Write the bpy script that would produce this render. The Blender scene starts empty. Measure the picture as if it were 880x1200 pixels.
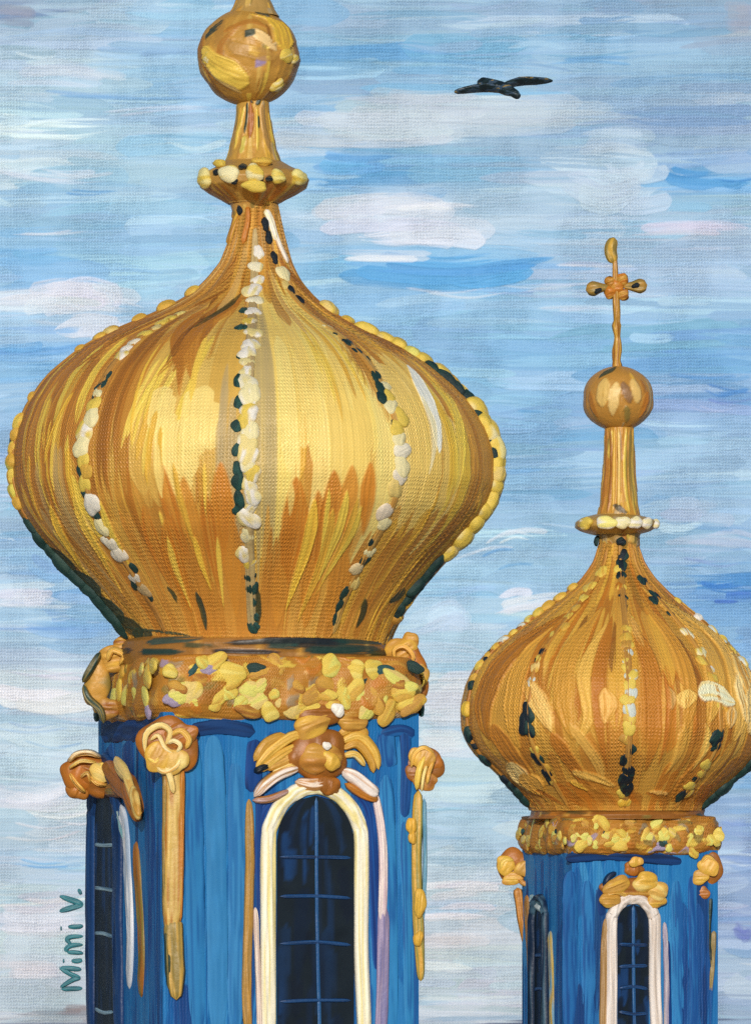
import bpy, math, random
import numpy as np
from mathutils import Matrix, Vector

rng = np.random.default_rng(7)
random.seed(7)
SC = bpy.context.scene
COL = SC.collection
PI = math.pi

# ------------------------------------------------------------------ frame of reference
CAM = np.array([1.4, -60.0, 22.5])          # standing on a roof opposite, level with the belfry windows
D0 = 60.0                                   # distance of the near tower; 1 cm per picture unit there
HZ = 950.0                                  # picture row of the eye level

def at(px, py, D):
    k = D / D0 * 0.01
    return np.array([CAM[0] + (px - 440.0) * k, CAM[1] + D, CAM[2] + (HZ - py) * k])

def lin(c):
    c = np.asarray(c, float) / 255.0
    return np.where(c <= 0.04045, c / 12.92, ((c + 0.055) / 1.055) ** 2.4)

# pigments (sRGB)
OCHRE = (196, 146, 62); BROWN = (172, 112, 42); UMBER = (132, 82, 34); GOLD = (216, 170, 66)
YEL = (228, 198, 84); PALE = (228, 200, 118); CREAM = (238, 226, 172); WHITE = (240, 234, 222)
ORANGE = (190, 118, 38); OLIVE = (138, 118, 58); GREEN = (30, 60, 56); NIGHT = (18, 30, 40)
LILAC = (168, 152, 178); LEMON = (226, 218, 110); GREY = (176, 152, 110)

# ------------------------------------------------------------------ mesh writing
def write_mesh(name, V, F4, C, W=None, F3=None, smooth=True):
    me = bpy.data.meshes.new(name)
    V = np.asarray(V, np.float32); n = len(V)
    F4 = np.asarray(F4, np.int32).reshape(-1, 4)
    F3 = np.zeros((0, 3), np.int32) if F3 is None else np.asarray(F3, np.int32).reshape(-1, 3)
    me.vertices.add(n); me.vertices.foreach_set('co', V.ravel())
    nl = F4.size + F3.size
    me.loops.add(nl)
    me.loops.foreach_set('vertex_index', np.concatenate([F4.ravel(), F3.ravel()]))
    npoly = len(F4) + len(F3)
    me.polygons.add(npoly)
    st = np.concatenate([np.arange(len(F4)) * 4, F4.size + np.arange(len(F3)) * 3]).astype(np.int32)
    me.polygons.foreach_set('loop_start', st)
    me.polygons.foreach_set('use_smooth', np.full(npoly, smooth))
    me.update(calc_edges=True)
    a = me.attributes.new('pigment', 'FLOAT_COLOR', 'POINT')
    CC = np.ones((n, 4), np.float32); CC[:, :3] = np.clip(C, 0.002, 0.92)
    a.data.foreach_set('color', CC.ravel())
    if W is not None:
        w = me.attributes.new('weave_co', 'FLOAT_VECTOR', 'POINT')
        WW = np.zeros((n, 3), np.float32); WW[:, :2] = W
        w.data.foreach_set('vector', WW.ravel())
    me.validate()
    return me

def link(name, me, mat, parent=None):
    o = bpy.data.objects.new(name, me)
    if mat is not None and len(me.materials) == 0: me.materials.append(mat)
    COL.objects.link(o)
    if parent is not None: o.parent = parent
    return o

def grid_faces(ny, nx, wrap=False, off=0):
    i = np.arange(ny - 1)[:, None] * nx
    if wrap:
        j = np.arange(nx)[None, :]; j2 = (j + 1) % nx
    else:
        j = np.arange(nx - 1)[None, :]; j2 = j + 1
    return np.stack([i + j, i + j2, i + nx + j2, i + nx + j], -1).reshape(-1, 4) + off

def catmull(P, n):
    P = np.asarray(P, float)
    if len(P) == 2:
        s = np.linspace(0, 1, n)[:, None]; return P[0] * (1 - s) + P[1] * s
    Q = np.vstack([2 * P[0] - P[1], P, 2 * P[-1] - P[-2]])
    u = np.linspace(0, len(P) - 1 - 1e-9, n); i = u.astype(int); t = (u - i)[:, None]
    a, b, c, d = Q[i], Q[i + 1], Q[i + 2], Q[i + 3]
    return 0.5 * (2 * b + (c - a) * t + (2 * a - 5 * b + 4 * c - d) * t ** 2 + (3 * b - a - 3 * c + d) * t ** 3)

def tex2(gs, gt, s, t):
    """bilinear look-up of a random table, s and t in 0..1"""
    T = gs
    a = np.clip(s, 0, .9999) * (T.shape[0] - 1); b = np.clip(t, 0, .9999) * (T.shape[1] - 1)
    i = a.astype(int); j = b.astype(int); fa = a - i; fb = b - j
    return (T[i, j] * (1 - fa) + T[i + 1, j] * fa) * (1 - fb) + (T[i, j + 1] * (1 - fa) + T[i + 1, j + 1] * fa) * fb

class MB:
    """collects ribbons of thick paint, rounded lumps and bars into ONE mesh"""
    def __init__(s): s.V = []; s.F = []; s.C = []; s.n = 0
    def add(s, V, F, C):
        s.V.append(V); s.F.append(F + s.n); s.C.append(C); s.n += len(V)
    def ribbon(s, pts, w, N, col, th=0.04, col2=None, n=None, ends=8, wp=None, nc=11, jit=.14):
        pts = np.asarray(pts, float)
        L = np.linalg.norm(np.diff(pts, axis=0), axis=1).sum()
        n = n or int(np.clip(L / 0.05, 14, 90))
        P = catmull(pts, n)
        N = np.asarray(N, float)
        if N.ndim == 1: N = np.tile(N, (n, 1))
        elif len(N) != n: N = catmull(N, n)
        N = N / np.linalg.norm(N, axis=1)[:, None]
        T = np.gradient(P, axis=0); T /= np.linalg.norm(T, axis=1)[:, None] + 1e-9
        B = np.cross(N, T); B /= np.linalg.norm(B, axis=1)[:, None] + 1e-9
        sv = np.linspace(0, 1, n)
        prof = np.sqrt(np.clip(1 - np.abs(2 * sv - 1) ** ends, 0.0, 1)) + .03
        if wp is not None: prof = prof * np.interp(sv, np.linspace(0, 1, len(wp)), wp)
        tv = np.linspace(-1, 1, nc)
        tab = rng.random((max(3, int(L / .25) + 2), nc))
        S, Tt = np.meshgrid(sv, tv * .5 + .5, indexing='ij')
        br = tex2(tab, None, S, Tt)
        hgt = th * np.sqrt(np.clip(1 - tv ** 2, 0, 1))[None, :] ** .8 * (.72 + .55 * br) * np.minimum(prof, 1.15)[:, None]
        hgt = hgt - th * .12
        wob = 1 + .10 * (tex2(rng.random((max(3, int(L / .18) + 2), 2)), None, S, Tt) - .5)
        V = P[:, None, :] + B[:, None, :] * (tv[None, :] * w / 2 * prof[:, None] * wob)[..., None] + N[:, None, :] * hgt[..., None]
        low = P[:, None, :] - N[:, None, :] * (th * .3)
        V = np.concatenate([V, low], 1)
        c = np.broadcast_to(lin(col), (n, nc, 3)) * (1 + jit * 2 * (br - .5))[..., None]
        if col2 is not None:
            tb2 = rng.random((max(3, int(L / .5) + 2), nc))
            m = np.clip((tex2(tb2, None, S, Tt) - .45) * 4, 0, 1)[..., None]
            c = c * (1 - m) + lin(col2) * m
        c = np.concatenate([c, c[:, :1]], 1)
        s.add(V.reshape(-1, 3), grid_faces(n, nc + 1, wrap=True), c.reshape(-1, 3))
    def blob(s, cen, N, T, a, b, th, col, col2=None, jit=.16, nu=44, nv=16):
        V, F, C = blob_arrays(a, b, th, col, col2, jit, nu, nv)
        N = np.asarray(N, float); N /= np.linalg.norm(N)
        T = np.asarray(T, float); T = T - N * (T @ N); T /= np.linalg.norm(T)
        B = np.cross(N, T)
        s.add(np.asarray(cen) + V[:, :1] * T + V[:, 1:2] * B + V[:, 2:] * N, F, C)
    def box(s, cen, ax, half, col):
        """bevelled bar: ax = three unit vectors"""
        ax = np.asarray(ax, float); h = np.asarray(half, float); bv = min(h) * .3
        V = []
        for z, k in ((-1, 1), (-1, 0), (1, 0), (1, 1)):
            zz = z * (h[2] - (0 if k else bv))
            zz = z * h[2] if k else z * (h[2] - bv)
            e = bv if k else 0
            for x, y in ((-1, -1), (1, -1), (1, 1), (-1, 1)):
                V.append(cen + ax[0] * x * (h[0] - e) + ax[1] * y * (h[1] - e) + ax[2] * zz)
        F = list(grid_faces(4, 4, wrap=True)) + [[3, 2, 1, 0], [12, 13, 14, 15]]
        s.add(np.array(V), np.array(F), np.tile(lin(col), (16, 1)))
    def grid(s, V, C):
        ny, nx = V.shape[:2]
        s.add(V.reshape(-1, 3), grid_faces(ny, nx), C.reshape(-1, 3))
    def build(s, name, mat, parent=None, base=None, W=None):
        V = np.concatenate(s.V)
        if base is not None: V = V - base
        return link(name, write_mesh(name, V, np.concatenate(s.F), np.concatenate(s.C)), mat, parent)

def blob_arrays(a, b, th, col, col2=None, jit=.14, nu=36, nv=14, fur=.55):
    """a dab of paint or gilded bead: low lump with bristle furrows and a lip on one end"""
    ph = np.linspace(0, 2 * PI, nu, endpoint=False)
    vv = np.linspace(0, 1, nv)
    R = np.sin(vv * PI * .62) / math.sin(PI * .5); Z = np.cos(vv * PI * .62)
    r_ = rng.random(4) * 6.28
    out = 1 + .09 * np.sin(2 * ph + r_[0]) + .07 * np.sin(3 * ph + r_[1]) + .04 * np.sin(5 * ph + r_[2])
    x = R[:, None] * np.cos(ph)[None] * out; y = R[:, None] * np.sin(ph)[None] * out
    z = np.repeat(Z[:, None], nu, 1)
    tab = .6 * rng.random((1, 15)) + .4 * rng.random((4, 15))
    br = tex2(tab, None, np.clip(x * .4 + .5, 0, 1), np.clip(y * .45 + .5, 0, 1))
    z = z * (1 - fur / 2 + fur * br) + .22 * np.clip(x, 0, 1) ** 2 * (z > 0)
    V = np.stack([x * a, y * b, z * th], -1).reshape(-1, 3)
    c = np.broadcast_to(lin(col), (nv, nu, 3)) * (1 + 2 * jit * (br - .5))[..., None]
    if col2 is not None:
        m = np.clip((tex2(rng.random((3, 7)), None, np.clip(x * .4 + .5, 0, 1), np.clip(y * .45 + .5, 0, 1)) - .5) * 5, 0, 1)[..., None]
        c = c * (1 - m) + lin(col2) * m
    return V, grid_faces(nv, nu, wrap=True), c.reshape(-1, 3)

# ------------------------------------------------------------------ painted surfaces: pigment and relief, brush stroke by brush stroke
class Paint:
    def __init__(s, X, Y, base):
        s.X = np.asarray(X, float); s.Y = np.asarray(Y, float)
        s.C = np.zeros((len(Y), len(X), 3)); s.C[:] = lin(base)
        s.H = np.zeros((len(Y), len(X)))
    def stroke(s, pts, w, col, a=.92, axis='y', h=1.0, dry=.45, tap=(.10, .22), col2=None, jit=.10, soft=1.2):
        pts = np.asarray(pts, float)
        k = 1 if axis == 'y' else 0
        main, cross = (s.Y, s.X) if axis == 'y' else (s.X, s.Y)
        flip = pts[-1, k] < pts[0, k]
        if flip: pts = pts[::-1]
        path = catmull(pts, 48)
        m0, m1 = path[0, k], path[-1, k]
        if m1 - m0 < 1: return
        i0, i1 = np.searchsorted(main, [m0, m1]); c0, c1 = np.searchsorted(cross, [path[:, 1 - k].min() - w, path[:, 1 - k].max() + w])
        if i1 - i0 < 2 or c1 - c0 < 2: return
        M = main[i0:i1]; Cr = cross[c0:c1]
        sv = (M - m0) / (m1 - m0)
        cc = np.interp(M, path[:, k], path[:, 1 - k])
        if flip: sv = 1 - sv
        wp = w / 2 * np.minimum(1, np.minimum((sv / max(tap[0], .01)), ((1 - sv) / max(tap[1], .01))) ** .55 + .02)
        t = (Cr[None, :] - cc[:, None]) / wp[:, None]
        tt = np.clip(t * .5 + .5, 0, 1)
        S = np.repeat(sv[:, None], len(Cr), 1)
        nb = max(4, int(w / 1.8))
        tab = .65 * rng.random((1, nb)) + .35 * rng.random((6, nb))
        n2 = tex2(tab, None, S, tt)
        edge = np.clip((1 - np.abs(t)) * wp[:, None] / soft, 0, 1)
        thr = dry * (.15 + .85 * S ** 1.6)
        cov = edge * np.clip((n2 - thr) / .22 + .5, 0, 1)
        al = (a * cov)[..., None]
        c = lin(col) * (1 + 2 * jit * (n2 - .5))[..., None]
        if col2 is not None:
            tb = .5 * rng.random((1, nb)) + .5 * rng.random((4, nb))
            m = np.clip((tex2(tb, None, S, tt) - .5) * 5, 0, 1)[..., None]
            c = c * (1 - m) + lin(col2) * m
        ridge = np.clip((np.abs(t) - .72) / .2, 0, 1) * np.clip((1 - np.abs(t)) / .1, 0, 1)
        hh = h * (.3 + .65 * n2 + .6 * ridge)
        if axis == 'y': sl = (slice(i0, i1), slice(c0, c1))
        else:
            sl = (slice(c0, c1), slice(i0, i1)); al = al.transpose(1, 0, 2); c = c.transpose(1, 0, 2); hh = hh.T
        s.C[sl] = s.C[sl] * (1 - al) + c * al
        s.H[sl] = s.H[sl] * (1 - .75 * al[..., 0]) + hh * al[..., 0]

# ------------------------------------------------------------------ materials
def paint_material(name, rough=.5, spec=.4, metal=0.0, weave=0.0, period=3.3, coat=0.0, vary=.10, nscale=9.0, fine=.15, unit=0.01, wxy=(.62, .16, .35)):
    m = bpy.data.materials.new(name); m.use_nodes = True
    nt = m.node_tree; N = nt.nodes; Lk = nt.links.new
    b = N['Principled BSDF']
    at_ = N.new('ShaderNodeAttribute'); at_.attribute_name = 'pigment'
    tc = N.new('ShaderNodeTexCoord')
    nz = N.new('ShaderNodeTexNoise'); nz.inputs['Scale'].default_value = nscale; nz.inputs['Detail'].default_value = 5
    Lk(tc.outputs['Object'], nz.inputs['Vector'])
    def math_(op, a, bb=None, cl=False):
        q = N.new('ShaderNodeMath'); q.operation = op; q.use_clamp = cl
        for i, v in enumerate((a, bb)):
            if v is None: continue
            if isinstance(v, (int, float)): q.inputs[i].default_value = v
            else: Lk(v, q.inputs[i])
        return q.outputs[0]
    fac = math_('ADD', math_('MULTIPLY', math_('SUBTRACT', nz.outputs['Fac'], .5), 2 * vary), 1.0)
    hgt = math_('MULTIPLY', nz.outputs['Fac'], fine)
    if weave > 0:
        wa = N.new('ShaderNodeAttribute'); wa.attribute_name = 'weave_co'
        sp = N.new('ShaderNodeSeparateXYZ'); Lk(wa.outputs['Vector'], sp.inputs[0])
        wn = N.new('ShaderNodeTexNoise'); wn.inputs['Scale'].default_value = .08; wn.inputs['Detail'].default_value = 3
        Lk(wa.outputs['Vector'], wn.inputs['Vector'])
        dist = math_('MULTIPLY', wn.outputs['Fac'], 5.0)
        kx = 2 * PI / period
        sx = math_('SINE', math_('MULTIPLY', math_('ADD', sp.outputs[0], dist), kx))
        sy = math_('SINE', math_('MULTIPLY', math_('ADD', sp.outputs[1], dist), kx * .92))
        wv = math_('ADD', math_('ADD', math_('MULTIPLY', sx, wxy[0]), math_('MULTIPLY', sy, wxy[1])), math_('MULTIPLY', math_('MULTIPLY', sx, sy), wxy[2]))
        wn2 = N.new('ShaderNodeTexNoise'); wn2.inputs['Scale'].default_value = .012; wn2.inputs['Detail'].default_value = 4
        Lk(wa.outputs['Vector'], wn2.inputs['Vector'])
        thin = math_('ADD', math_('MULTIPLY', math_('SUBTRACT', wn2.outputs['Fac'], .42), 5.0, True), .25, True)   # how thin the paint lies on the cloth
        wv = math_('MULTIPLY', wv, thin)
        hgt = math_('ADD', hgt, math_('MULTIPLY', wv, weave))
        # dry paint on the threads, plus weave relief shading put into the colour
        wn3 = N.new('ShaderNodeTexNoise'); wn3.inputs['Scale'].default_value = .22; wn3.inputs['Detail'].default_value = 2
        Lk(wa.outputs['Vector'], wn3.inputs['Vector'])
        fac = math_('MULTIPLY', fac, math_('ADD', math_('MULTIPLY', math_('MULTIPLY', wv, wn3.outputs['Fac']), .24), 1.0))
    vm = N.new('ShaderNodeVectorMath'); vm.operation = 'SCALE'
    Lk(at_.outputs['Color'], vm.inputs[0]); Lk(fac, vm.inputs['Scale'])
    Lk(vm.outputs[0], b.inputs['Base Color'])
    bp = N.new('ShaderNodeBump'); bp.inputs['Strength'].default_value = 1.0; bp.inputs['Distance'].default_value = unit
    Lk(hgt, bp.inputs['Height']); Lk(bp.outputs[0], b.inputs['Normal'])
    rr = math_('ADD', math_('MULTIPLY', nz.outputs['Fac'], .25), rough - .12)
    Lk(rr, b.inputs['Roughness'])
    b.inputs['Specular IOR Level'].default_value = spec
    b.inputs['Metallic'].default_value = metal
    b.inputs['Coat Weight'].default_value = coat
    b.inputs['Coat Roughness'].default_value = .3
    return m

M_DOME = paint_material('gold_leaf_paint', .46, .4, .04, weave=.5, period=4.0, vary=.06, nscale=3, unit=.012, wxy=(.22, .30, .55))
M_DOME_FAR = paint_material('gold_leaf_paint_far', .5, .35, .04, weave=.6, period=4.0, vary=.06, nscale=2, unit=.019, wxy=(.22, .30, .55))
M_GILT = paint_material('gilt_impasto', .44, .42, .03, vary=.12, nscale=12, fine=.8, unit=.012)
M_BEAD = paint_material('bead_impasto', .40, .45, 0, vary=.05, nscale=16, fine=.8, unit=.010)
M_BLUE = paint_material('blue_render', .55, .2, 0, weave=.14, period=3.6, vary=.10, nscale=5, unit=.012)
M_BLUE_FAR = paint_material('blue_render_far', .55, .2, 0, weave=.14, period=3.6, vary=.10, nscale=3, unit=.019)
M_TRIM = paint_material('trim_paint', .45, .35, 0, vary=.08, nscale=20, fine=.8, unit=.008)
M_PANE = paint_material('dark_glass', .5, .15, 0, vary=.35, nscale=4, fine=.2, unit=.01)
M_SKY = paint_material('sky_paint', .6, .25, 0, weave=.58, period=3.4, vary=.03, nscale=.3, fine=.1, unit=.030)
M_INK = paint_material('teal_ink', .5, .35, 0, vary=.2, nscale=4, fine=.5, unit=.03)

# ------------------------------------------------------------------ the setting: sky and ground
DS = 160.0
def build_sky():
    def axis(a, b, step, far):
        core = np.arange(a, b, step)
        g = step * np.cumsum(1.055 ** np.arange(1, far))
        return np.concatenate([(a - g)[::-1], core, core[-1] + g])
    X = axis(-70, 950, 1.12, 84); Y = axis(-40, 1240, 1.12, 84)
    p = Paint(X, Y, (160, 190, 218))
    # broad tints of the sky: (x, y, colour)
    K = [(0,0,(150,165,190)),(100,20,(176,196,218)),(200,40,(160,192,222)),(60,80,(182,202,224)),(200,100,(150,188,222)),(60,140,(186,208,224)),
         (160,150,(178,204,224)),(30,190,(190,206,222)),(150,200,(176,202,224)),(120,228,(146,188,220)),(40,262,(156,190,222)),(200,270,(158,194,226)),
         (30,310,(126,176,220)),(150,310,(150,190,224)),(100,360,(206,212,230)),(30,365,(180,200,226)),(190,350,(160,192,224)),(40,412,(112,166,216)),
         (20,450,(140,180,218)),(5,520,(150,178,214)),(20,650,(150,180,214)),(70,680,(140,176,216)),(30,700,(196,208,226)),(120,735,(132,172,216)),
         (60,745,(160,186,216)),(40,790,(186,196,216)),(70,820,(208,206,218)),(30,850,(176,198,220)),(80,875,(186,204,222)),(30,910,(182,198,218)),
         (60,950,(208,212,220)),(60,985,(204,206,216)),(60,1010,(160,190,218)),(40,1040,(196,200,212)),(60,1100,(190,200,214)),(40,1160,(184,194,208)),(90,1190,(170,168,176)),
         (400,20,(150,178,210)),(520,20,(158,184,212)),(640,15,(150,176,208)),(760,20,(140,172,208)),(870,30,(150,166,190)),(400,70,(136,178,216)),(560,70,(142,182,216)),
         (680,60,(132,176,214)),(800,80,(148,178,210)),(450,140,(180,196,214)),(560,140,(176,194,214)),(700,110,(154,182,214)),(820,140,(156,176,206)),
         (420,190,(126,176,220)),(560,192,(140,182,218)),(700,150,(148,180,214)),(720,205,(178,198,220)),(840,205,(110,166,212)),(850,160,(158,176,202)),(780,245,(160,188,216)),
         (480,260,(200,208,226)),(400,280,(170,194,220)),(580,250,(180,200,222)),(680,240,(166,190,216)),(820,268,(186,196,220)),(520,312,(104,170,220)),(420,310,(126,180,222)),
         (620,300,(128,180,222)),(680,320,(176,192,220)),(840,320,(160,186,216)),(440,355,(150,186,222)),(560,360,(150,190,224)),(640,360,(150,186,220)),(800,360,(154,186,218)),
         (480,385,(138,182,222)),(620,420,(128,176,218)),(700,410,(138,180,220)),(820,410,(120,170,214)),(600,470,(140,182,220)),(850,455,(112,158,208)),(800,470,(140,170,212)),
         (650,500,(132,172,212)),(820,520,(160,190,220)),(800,600,(166,192,220)),(650,560,(140,178,214)),(640,620,(150,184,216)),(870,560,(150,182,216)),
         (820,640,(150,180,214)),(850,690,(100,150,206)),(800,660,(140,172,212)),(560,650,(160,194,224)),(600,640,(166,196,222)),(540,700,(170,200,226)),(600,715,(190,208,226)),(640,690,(160,190,220)),
         (530,760,(180,202,224)),(520,820,(198,210,222)),(510,900,(190,206,220)),(540,960,(176,198,218)),(520,1000,(172,196,216)),(540,1040,(196,206,216)),
         (530,1100,(202,202,212)),(560,1150,(192,200,212)),(530,1195,(180,190,206)),(590,920,(176,198,218)),(590,880,(180,200,220)),(860,950,(140,166,204)),(865,1000,(136,158,202)),
         (870,1060,(146,164,202)),(860,1130,(164,180,206)),(870,1190,(150,168,196)),(860,890,(150,184,218)),(700,760,(150,184,216)),(700,1000,(170,190,214)),
         (300,300,(160,190,220)),(300,600,(150,180,214)),(300,1000,(180,196,214)),(-60,600,(160,186,214)),(-60,100,(176,196,218)),(-60,1000,(190,200,214)),
         (950,100,(150,176,206)),(950,500,(150,180,214)),(950,900,(146,172,208))]
    KP = np.array([[k[0], k[1]] for k in K], float); KC = np.array([lin(np.array(k[2]) * (.945, .985, .985)) for k in K])
    def tint(x, y):
        x = np.clip(x, -80, 960); y = np.clip(y, -30, 1230)
        d = ((x - KP[:, 0]) / 1.7) ** 2 + (y - KP[:, 1]) ** 2
        w = 1 / (d + 60.0) ** 1.9
        return (w[:, None] * KC).sum(0) / w.sum()
    # ground coat
    gy = np.linspace(-40, 1240, 129); gx = np.linspace(-80, 960, 66)
    G = np.array([[tint(x, y) for x in gx] for y in gy])
    fx = np.clip((X + 80) / 1040, 0, 1); fy = np.clip((Y + 40) / 1280, 0, 1)
    SS, TT = np.meshgrid(fy, fx, indexing='ij')
    for c in range(3): p.C[..., c] = tex2(G[..., c], None, SS, TT)
    def srgb(c):
        c = np.clip(c, 0, 1); return 255 * np.where(c <= .0031308, 12.92 * c, 1.055 * c ** (1 / 2.4) - .055)
    def horiz(x, y, L, w, col, a, bend=0, slope=0, **k):
        p.stroke([(x - L / 2, y - slope * L / 2), (x, y + bend), (x + L / 2, y + slope * L / 2)][:: random.choice((1, -1))], w, col, a, axis='x', **k)
    for i in range(900):
        side = random.choice((-1, 1)); x = 440 + side * rng.uniform(480, 2000); y = rng.uniform(-700, 1500)
        c = srgb(tint(rng.uniform(0, 880), np.clip(y, 0, 1200))) + rng.normal(0, 7) + rng.normal(0, 2, 3) + (np.array([24, 17, 10]) if rng.random() < .2 else 0)
        horiz(x, y, rng.uniform(120, 420), rng.uniform(14, 50), np.clip(c, 60, 238), rng.uniform(.5, .95), rng.normal(0, 6), rng.normal(0, .04), h=rng.uniform(.4, 1.2), dry=rng.uniform(.35, .8), jit=.09)
    for i in range(2500):
        x = rng.uniform(-200, 1080); y = rng.uniform(-110, 1300)
        c = srgb(tint(x, y)) + rng.normal(0, 5.5) + rng.normal(0, 2, 3)
        if rng.random() < .15: c = c + np.array([24, 18, 11])
        if rng.random() < .13: c = c + np.array([-20, -8, 0])
        big = i < 1500; L = rng.uniform(110, 330) if big else rng.uniform(50, 200); w = rng.uniform(12, 38) if big else rng.uniform(3, 14)
        horiz(x, y, L, w, np.clip(c, 60, 238), rng.uniform(.5, .95), rng.normal(0, 4), rng.normal(0, .04), h=rng.uniform(.4, 1.2), dry=rng.uniform(.45, .9), jit=.08)
    BL = (86, 152, 210); WH = (222, 226, 234); DB = (66, 124, 198); PK = (218, 212, 224)
    feats = [(520,314,250,34,(92,162,218),.85,8,-.02),(450,300,160,16,WH,.5,0,0),(475,262,215,50,(204,213,229),.6,-6,0),(410,250,100,34,(200,210,228),.5,0,0),(500,246,150,12,(216,222,233),.6,-3,0),
             (100,366,140,50,(206,215,230),.65,-8,0),(70,352,120,34,(212,219,232),.6,-6,0),(130,384,100,24,(200,211,229),.5,-4,0),(50,410,110,20,(104,160,214),.7,4,-.05),(40,300,100,22,(120,174,220),.6,4,0),
             (410,188,120,24,(108,168,220),.75,4,0),(520,190,240,16,(128,178,218),.6,0,0),(560,72,300,12,(112,168,214),.6,0,.04),(690,72,150,10,(104,164,212),.6,-3,0),(480,58,170,10,(98,158,212),.55,0,.05),
             (810,208,130,18,(76,148,206),.85,8,.10),(860,214,70,12,(84,152,208),.8,3,0),(720,214,110,56,(184,204,224),.65,10,0),(720,168,100,26,(180,200,222),.45,-6,0),(800,270,150,22,(200,206,224),.6,-3,0),(830,292,110,10,(180,196,220),.5,0,0),
             (540,340,200,8,WH,.45,6,0),(700,312,120,7,WH,.4,0,0),(670,332,160,8,(206,212,228),.4,3,0),(690,362,140,9,(196,208,228),.5,-2,0),(570,130,330,46,(184,198,214),.45,4,0),(500,120,180,30,(186,200,216),.45,4,0),
             (848,452,90,14,(84,138,202),.8,5,.06),(852,466,80,9,(110,140,202),.7,6,.03),(835,440,110,12,(96,154,210),.5,4,0),(840,478,80,8,(168,184,218),.5,6,0),
             (850,688,70,14,DB,.9,3,.05),(862,702,50,16,(74,122,200),.8,0,0),(845,636,110,18,(180,194,218),.5,-5,.04),(840,656,100,10,(128,156,204),.5,5,.05),(832,620,110,10,(110,158,210),.5,0,.05),(800,600,90,30,(172,194,222),.5,0,0),
             (600,632,90,14,(206,220,234),.7,-8,-.12),(560,650,110,8,(206,222,236),.6,-6,-.22),(590,648,80,7,(98,160,214),.5,-4,-.2),(606,664,80,9,(112,168,216),.5,-4,-.15),(610,706,90,24,(212,222,234),.75,-3,-.15),(520,735,60,40,(182,206,228),.5,-8,-.2),(560,690,100,14,(150,190,224),.6,-4,-.25),
             (525,820,90,50,(206,214,224),.6,0,0),(518,870,90,30,(202,212,222),.6,0,0),(530,960,120,14,(160,188,214),.5,0,0),(525,983,90,9,(140,178,212),.5,0,0),(540,1010,120,8,(150,180,206),.45,2,0),(545,1046,130,20,(212,214,222),.7,-3,-.03),(540,1070,140,16,(214,212,219),.6,-3,0),
             (530,1100,120,20,(206,204,214),.6,0,0),(560,1180,140,16,(190,200,214),.6,2,0),(560,1140,120,10,(174,186,204),.4,0,0),
             (60,820,140,30,(216,219,228),.75,5,.05),(50,930,130,30,(206,214,226),.6,9,-.06),(50,1080,130,30,(206,212,222),.6,4,0),(440,150,260,40,(192,205,220),.6,4,0),(40,850,120,9,(150,182,214),.5,5,.06),(70,868,120,7,(124,170,214),.45,6,.04),(60,790,130,12,(200,202,218),.5,4,.03),(80,730,110,26,(126,168,214),.55,3,.03),(30,702,80,26,(204,212,228),.65,0,-.05),(60,735,120,7,(92,142,202),.4,0,0),(60,664,60,24,(132,174,216),.5,6,.3),
             (70,948,120,9,WH,.6,8,-.05),(60,962,130,7,(222,222,228),.6,9,-.06),(60,978,120,8,(220,218,226),.55,8,-.04),(66,994,120,6,WH,.5,6,-.04),(55,1012,110,9,(112,166,212),.8,4,.05),(90,1016,60,7,(130,176,214),.6,0,0),(40,1060,110,20,(206,204,216),.5,4,0),(50,1120,120,40,(190,204,216),.5,0,0),(40,1130,90,26,(206,204,214),.45,0,0),(85,1188,60,18,(132,124,128),.5,0,0),
             (20,20,60,24,(138,148,172),.5,0,.1),(865,20,60,30,(150,158,178),.45,0,0),(140,112,200,9,(118,166,216),.55,3,.02),(170,128,150,9,(200,210,226),.5,-3,-.05),(60,90,160,26,(196,210,226),.5,-5,.04),(110,224,90,9,(96,156,212),.7,3,0),(70,206,150,16,(198,210,226),.5,6,.04),(40,272,110,8,(208,214,228),.5,3,-.05),(190,60,130,16,(140,182,220),.5,0,.03),
             (862,968,60,16,(122,152,200),.5,2,.05),(868,1010,60,18,(126,156,202),.5,3,.1),(872,1090,30,26,(104,118,184),.5,4,.1),(690,1197,440,6,(40,52,92),.8,0,0),(400,1199,900,4,(90,100,130),.5,0,0)]
    for f in feats:
        nn = int(np.clip(f[3] / 4, 2, 9))
        for q in range(nn):
            v = rng.uniform(-.42, .42)
            horiz(f[0] + rng.normal(0, f[2] * .10), f[1] + v * f[3], f[2] * rng.uniform(.45, 1.0) * (1 - .5 * abs(v)), max(4, f[3] * rng.uniform(.28, .6)), np.clip(np.array(f[4]) + rng.normal(0, 5) + rng.normal(0, 2, 3), 40, 238), min(1, f[5] * rng.uniform(.8, 1.2)), f[6] * rng.uniform(.5, 1.4), f[7] + rng.normal(0, .015), h=1.5, dry=rng.uniform(.4, .75), jit=.09, tap=(.08, .3), soft=1.4)
    k = DS / D0 * .01
    XX, YY = np.meshgrid(X, Y)
    # a shallow bowl of painted sky, curving towards the viewer at the far sides
    wx = CAM[0] + (XX - 440) * k; wz = CAM[2] + (HZ - YY) * k
    dep = CAM[1] + DS - np.clip(np.abs(XX - 440) - 520, 0, None) ** 2 * 2.0e-5
    V = np.stack([wx, dep - p.H * .030, wz], -1)
    keep = wz.min()
    V[..., 2] = np.maximum(V[..., 2], -0.5)
    me = write_mesh('sky', V.reshape(-1, 3), grid_faces(len(Y), len(X))[:, ::-1], p.C.reshape(-1, 3), np.stack([XX, YY], -1).reshape(-1, 2))
    o = link('sky', me, M_SKY); o['kind'] = 'structure'
    return o
build_sky()

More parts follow.
